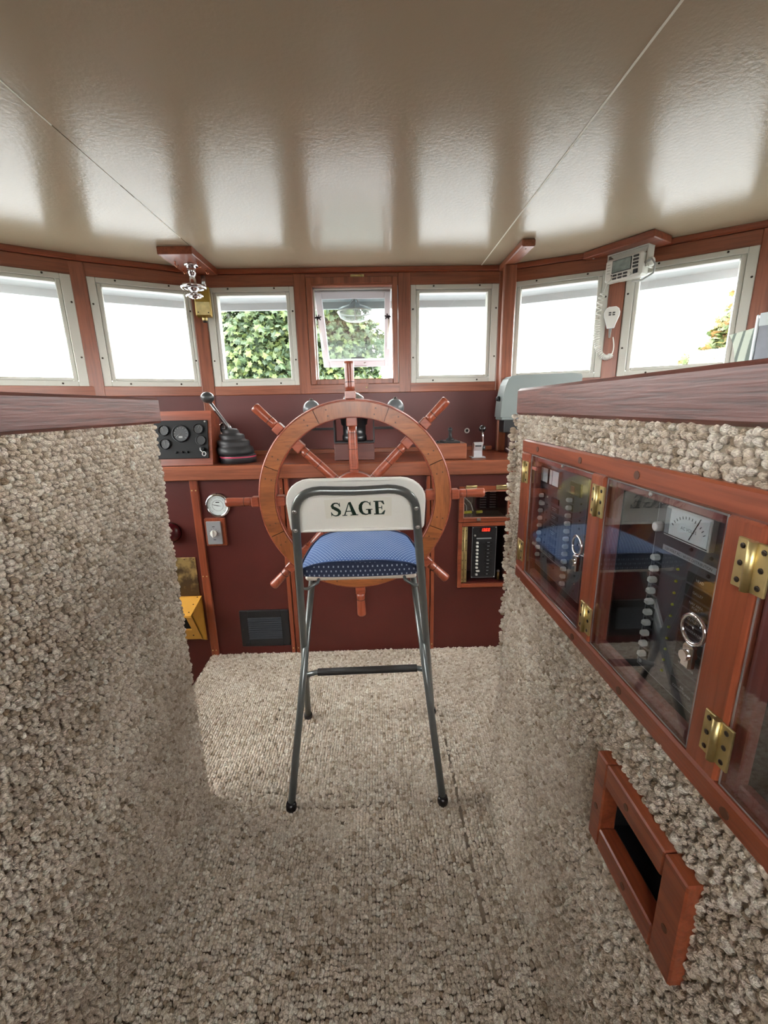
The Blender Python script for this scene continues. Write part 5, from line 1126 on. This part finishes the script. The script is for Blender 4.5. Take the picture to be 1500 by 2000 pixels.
build('speaker_slots', MB().box(0.006, 0.020, -0.0006, 0.001, 0.066, 0.068).box(0.006, 0.020, -0.0006, 0.001, 0.055, 0.057).box(0.006, 0.020, -0.0006, 0.001, 0.044, 0.046).box(0.006, 0.020, -0.0006, 0.001, 0.033, 0.035), plain('slot_grey', srgb(150, 150, 146), 0.5), body)
build('cord_socket', MB().lathe([(0.013, 0), (0.012, 0.006)], (0.018, 0.0, 0.014), (0, -1, 0), 16), M_offwhite(), body)
bk_ = build('bracket', MB().box(-0.010, 0.158, 0.02, 0.07, 0.108, 0.113, 0.001).box(0.153, 0.158, 0.022, 0.068, 0.03, 0.113, 0.001).box(-0.010, -0.005, 0.022, 0.068, 0.03, 0.113, 0.001), M_white(), vr)
build('bracket_plate', MB().prism([(0.0, 0.108), (0.15, 0.108), (0.145, 0.088), (0.02, 0.088)], (0, 0.03, 0), (1, 0, 0), (0, 0, 1), (0, 0.004, 0)), M_white(), bk_)
build('side_knob', MB().lathe([(0.017, 0), (0.017, 0.012), (0.013, 0.016)], (0.158, 0.04, 0.048), (1, 0, 0), 18), M_offwhite(), vr)
tag(build('cable', MB().tube([(1.095, 1.86, 1.66), (1.108, 1.83, 1.665), (1.118, 1.82, 1.645), (1.12, 1.83, 1.615), (1.10, 1.87, 1.60), (1.085, 1.91, 1.605)], 0.0038, 8), plain('grey_cable', srgb(170, 172, 170), 0.45), label='grey cable looping behind the white marine radio'), cat='cable')
# microphone on the post
MA = R(-25.5)
mc = thing('radio_microphone', 'white handheld radio microphone hung on the mahogany post', 'microphone', (1.056, 1.993, 1.436), MA)
mo = [(-0.013, 0.0), (0.013, 0.0), (0.017, 0.018), (0.028, 0.048), (0.029, 0.062), (0.024, 0.076), (0.014, 0.083), (-0.014, 0.083), (-0.024, 0.076), (-0.029, 0.062), (-0.028, 0.048), (-0.017, 0.018)]
mbdy = build('body', MB().prism(mo, (0, -0.030, 0), (1, 0, 0), (0, 0, 1), (0, 0.022, 0)), M_offwhite(), mc)
build('edge', MB().tube([(p[0], -0.027, p[1]) for p in mo], 0.0032, 6, True), plain('bright_white', srgb(240, 240, 238), 0.35), mbdy)
for q in (-1, 1):
    for r_ in (0, 1): build('button', MB().box(q * 0.0075 - 0.005, q * 0.0075 + 0.005, -0.0325, -0.029, 0.050 + r_ * 0.0085, 0.0555 + r_ * 0.0085, 0.001), M_btn, mbdy)
build('hanger', MB().box(-0.012, 0.012, -0.009, 0.0, 0.03, 0.09, 0.002), M_black(), mc)
build('cord_boot', MB().lathe([(0.007, 0), (0.005, -0.03), (0.004, -0.04)], (0, -0.019, 0), (0, 0, 1), 10), plain('slot_grey', srgb(150, 150, 146), 0.5), mc)
# coiled cord
path = [(1.012, 1.955, 1.628), (1.002, 1.965, 1.60), (0.998, 1.975, 1.57), (0.994, 1.985, 1.53), (0.994, 1.990, 1.48), (0.996, 1.99, 1.43), (1.000, 1.988, 1.38), (1.010, 1.983, 1.343), (1.028, 1.975, 1.318), (1.046, 1.967, 1.314), (1.060, 1.962, 1.330), (1.064, 1.962, 1.36), (1.060, 1.968, 1.398)]
def resample(P, n):
    P = [Vector(p) for p in P]; out = []
    m = len(P)
    for k in range(n + 1):
        t = k / n * (m - 1); i = min(int(t), m - 2); f = t - i
        p0, p1, p2, p3 = P[max(i - 1, 0)], P[i], P[i + 1], P[min(i + 2, m - 1)]
        out.append(0.5 * ((2 * p1) + (p2 - p0) * f + (2 * p0 - 5 * p1 + 4 * p2 - p3) * f * f + (3 * p1 - p0 - 3 * p2 + p3) * f ** 3))
    return out
NC = 900; cen = resample(path, NC); coil = []
upv = Vector((0, 1, 0.2)); ph = 0
for k in range(NC + 1):
    d = (cen[min(k + 1, NC)] - cen[max(k - 1, 0)]).normalized(); u_ = d.cross(upv).normalized(); w_ = d.cross(u_); t = k / NC
    amp = 0.0 if t < 0.14 or t > 0.83 else 0.0100 * min(1, (t - 0.14) / 0.02, (0.83 - t) / 0.03)
    ph += 2 * math.pi * 52 / NC * (0.55 if t < 0.35 else 1.15)
    coil.append(cen[k] + u_ * (amp * math.cos(ph)) + w_ * (amp * math.sin(ph)))
cord = thing('coiled_cord', 'white coiled cord looping from the radio to the microphone', 'cord', (1.0, 1.98, 1.62))
build('coil', MB().tube(coil, 0.0026, 5), M_offwhite(), cord, world=True)
build('plug', MB().tube([(1.022, 1.948, 1.640), (1.016, 1.952, 1.636), (1.011, 1.957, 1.626)], 0.0055, 8), M_black(), cord, world=True)

# ================================================================== BOOKS BEHIND THE RIGHT CAP
bd = thing('dark_binder', 'dark binder leaning behind the right half wall cap', 'binder', (0.50, 0.545, 1.155))
BM = Matrix.Translation((0.50, 0.575, 1.155)) @ Matrix.Rotation(R(-62), 4, 'Z')
cov = plain('binder_cover', srgb(84, 88, 98), 0.35, var=0.35, vscale=22)
build('cover', MB().box(0.0, 0.16, -0.004, 0.0, 0.0, 0.072, 0.001).xf(BM), cov, bd, world=True)
build('cover_band', MB().box(0.0, 0.16, -0.0046, -0.004, 0.056, 0.0715).xf(BM), plain('binder_band', srgb(150, 158, 158), 0.35), bd, world=True)
build('back_cover', MB().box(-0.002, 0.16, 0.022, 0.026, 0.0, 0.070, 0.001).xf(BM), plain('binder_back', srgb(206, 214, 214), 0.3), bd, world=True)
build('pages', MB().box(0.003, 0.157, 0.001, 0.021, 0.0, 0.066).xf(BM), plain('paper', srgb(232, 232, 224), 0.8), bd, world=True)
build('sleeve', MB().box(-0.004, -0.001, -0.005, 0.006, 0.0, 0.070, 0.001).xf(BM), plain('clear_sleeve', srgb(214, 222, 224), 0.15), bd, world=True)
ch = thing('folded_chart', 'pale booklet with curling printed pages beside the dark binder', 'booklet', (0.50, 0.60, 1.155))
def curl(off, dz):
    vs = []; fs = []; n = 10
    for k in range(n + 1):
        t = k / n; z = 1.155 + (0.058 + dz) * t
        bend = 0.018 * t ** 2.2
        for e in (0, 1):
            yb = 0.584 - e * 0.004; p0 = Vector((0.506 + off, 0.612 + bend, z - 0.004 * t)); p1 = Vector((0.532 + off, 0.560, z + 0.008 * t))
            vs += [tuple(p0 + Vector((0.0, 0.0, 0)) + Vector((0.0012, 0.0008, 0)) * e), tuple(p1 + Vector((0.0012, 0.0008, 0)) * e)]
    for k in range(n):
        a = 4 * k; fs += [(a, a + 1, a + 5, a + 4), (a + 2, a + 6, a + 7, a + 3), (a, a + 4, a + 6, a + 2), (a + 1, a + 3, a + 7, a + 5)]
    fs += [(0, 2, 3, 1), (4 * n, 4 * n + 1, 4 * n + 3, 4 * n + 2)]
    return MB().add(vs, fs, True)
def M_print():
    m, N, L, B = newmat('printed_page'); tc = N.new('ShaderNodeTexCoord'); mp = N.new('ShaderNodeMapping'); mp.inputs['Scale'].default_value = (1, 1, 0.15); wv = N.new('ShaderNodeTexWave'); wv.inputs['Scale'].default_value = 26; wv.inputs['Distortion'].default_value = 2.0; wv.bands_direction = 'Y'
    cr = N.new('ShaderNodeValToRGB'); cr.color_ramp.elements[0].position = 0.12; cr.color_ramp.elements[0].color = srgb(120, 132, 124); cr.color_ramp.elements[1].position = 0.3; cr.color_ramp.elements[1].color = srgb(206, 216, 200)
    L.new(tc.outputs['Object'], mp.inputs[0]); L.new(mp.outputs[0], wv.inputs['Vector']); L.new(wv.outputs['Fac'], cr.inputs['Fac']); L.new(cr.outputs['Color'], B.inputs['Base Color']); B.inputs['Roughness'].default_value = 0.8; return m
PM = M_print()
for o_, dz in ((0.0, 0.0), (0.004, -0.003), (0.008, -0.006), (0.012, -0.004)): build('page', curl(o_, dz), PM, ch, world=True)

# ================================================================== OUTSIDE: TREES
def leafmat(name, a, b, c):
    m, N, L, B = newmat(name); oi = N.new('ShaderNodeNewGeometry'); cr = N.new('ShaderNodeValToRGB'); e = cr.color_ramp.elements
    e[0].position = 0.0; e[0].color = a; e[1].position = 1.0; e[1].color = c; q = e.new(0.5); q.color = b
    L.new(oi.outputs['Random Per Island'], cr.inputs['Fac']); L.new(cr.outputs['Color'], B.inputs['Base Color']); B.inputs['Roughness'].default_value = 0.55
    tr = N.new('ShaderNodeBsdfTranslucent'); mx = N.new('ShaderNodeMixShader'); mx.inputs[0].default_value = 0.35
    L.new(cr.outputs['Color'], tr.inputs[0]); L.new(B.outputs[0], mx.inputs[1]); L.new(tr.outputs[0], mx.inputs[2]); L.new(mx.outputs[0], N['Material Output'].inputs[0])
    return m
LEAF = [(0, -0.55), (0.16, -0.34), (0.46, -0.30), (0.34, -0.04), (0.52, 0.18), (0.22, 0.20), (0.0, 0.56), (-0.22, 0.20), (-0.52, 0.18), (-0.34, -0.04), (-0.46, -0.30), (-0.16, -0.34)]
def tree(name, label, base, blobs, n, ls, mat, trunk_h):
    t = thing(name, label, 'tree', base)
    rnd = random.Random(len(label) + n); mb = MB(); vs = []; fs = []
    for k in range(n):
        bl = rnd.choices(blobs, [(b[3] * b[4] * b[5]) ** 0.66 for b in blobs])[0]
        d = Vector((rnd.gauss(0, 1), rnd.gauss(0, 1), rnd.gauss(0, 1))).normalized(); r_ = rnd.uniform(0.55, 1.05) if rnd.random() < 0.85 else rnd.uniform(1.0, 1.18)
        c_ = Vector((bl[0] + d.x * bl[3] * r_, bl[1] + d.y * bl[4] * r_, bl[2] + d.z * bl[5] * r_))
        nrm = (d * 0.7 + Vector((rnd.gauss(0, .6), rnd.gauss(0, .6) - 0.3, rnd.gauss(0, .6) + 0.5))).normalized()
        u_ = nrm.cross(Vector((rnd.gauss(0, 1), rnd.gauss(0, 1), rnd.gauss(0, 1)))).normalized(); w_ = nrm.cross(u_); s_ = ls * rnd.uniform(0.6, 1.3)
        o = len(vs); vs.append(c_ + nrm * s_ * 0.08)
        for (a, b) in LEAF: vs.append(c_ + u_ * (a * s_) + w_ * (b * s_) - nrm * (s_ * 0.12 * abs(a)))
        m_ = len(LEAF)
        for i in range(m_): fs.append((o, o + 1 + i, o + 1 + (i + 1) % m_))
    mb.add(vs, fs, False); fo = build('foliage', mb, mat, t, world=True, kind='stuff', recalc=False)
    bark = plain('bark', srgb(84, 72, 58), 0.9, bump=0.5, bscale=30)
    top = Vector(blobs[0][:3]); b0 = Vector(base)
    build('trunk', MB().tube([b0, b0.lerp(top, 0.4) + Vector((0.06, 0, 0)), b0.lerp(top, 0.8), top], 0.1, 10, rad=[0.14, 0.11, 0.08, 0.04]), bark, t, world=True)
    for bl in blobs[1:]:
        build('branch', MB().tube([b0.lerp(top, 0.55), b0.lerp(top, 0.7).lerp(Vector(bl[:3]), 0.5), Vector(bl[:3])], 0.05, 7, rad=[0.06, 0.04, 0.02]), bark, t, world=True)
green = leafmat('maple_leaves', srgb(44, 62, 42), srgb(64, 85, 53), srgb(94, 106, 56))
tree('leafy_tree', 'dense green maple tree outside the two windows left of centre', (-1.25, 7.2, -1.5),
     [(-1.25, 7.3, 2.0, 1.15, 0.7, 1.2), (-1.85, 7.1, 2.2, 0.55, 0.5, 1.0), (-0.85, 7.2, 2.7, 0.75, 0.6, 0.7), (-0.45, 7.2, 2.0, 0.62, 0.5, 0.55), (-1.7, 7.2, 1.3, 0.75, 0.6, 0.5), (-0.5, 7.1, 1.35, 0.6, 0.5, 0.4)], 17000, 0.105, green, 3)
tree('leafy_bush', 'small yellow green bush top seen under the tilted centre sash', (0.12, 6.4, -1.5), [(0.12, 6.4, 1.30, 0.20, 0.2, 0.20), (-0.05, 6.4, 1.25, 0.2, 0.2, 0.16)], 420, 0.08, leafmat('bush_leaves', srgb(80, 104, 44), srgb(104, 124, 56), srgb(130, 140, 70)), 2)
tree('autumn_tree', 'sparse tree with green and orange leaves outside the right hand window', (5.5, 6.0, -1.5),
     [(4.98, 6.0, 1.72, 0.40, 0.35, 0.36), (4.95, 6.0, 2.05, 0.27, 0.3, 0.30), (4.62, 6.0, 1.62, 0.26, 0.25, 0.20), (5.4, 6.0, 2.3, 0.5, 0.4, 0.5), (4.46, 6.0, 1.67, 0.20, 0.2, 0.10)], 3600, 0.10, leafmat('autumn_leaves', srgb(64, 80, 42), srgb(88, 98, 50), srgb(130, 94, 58)), 3)
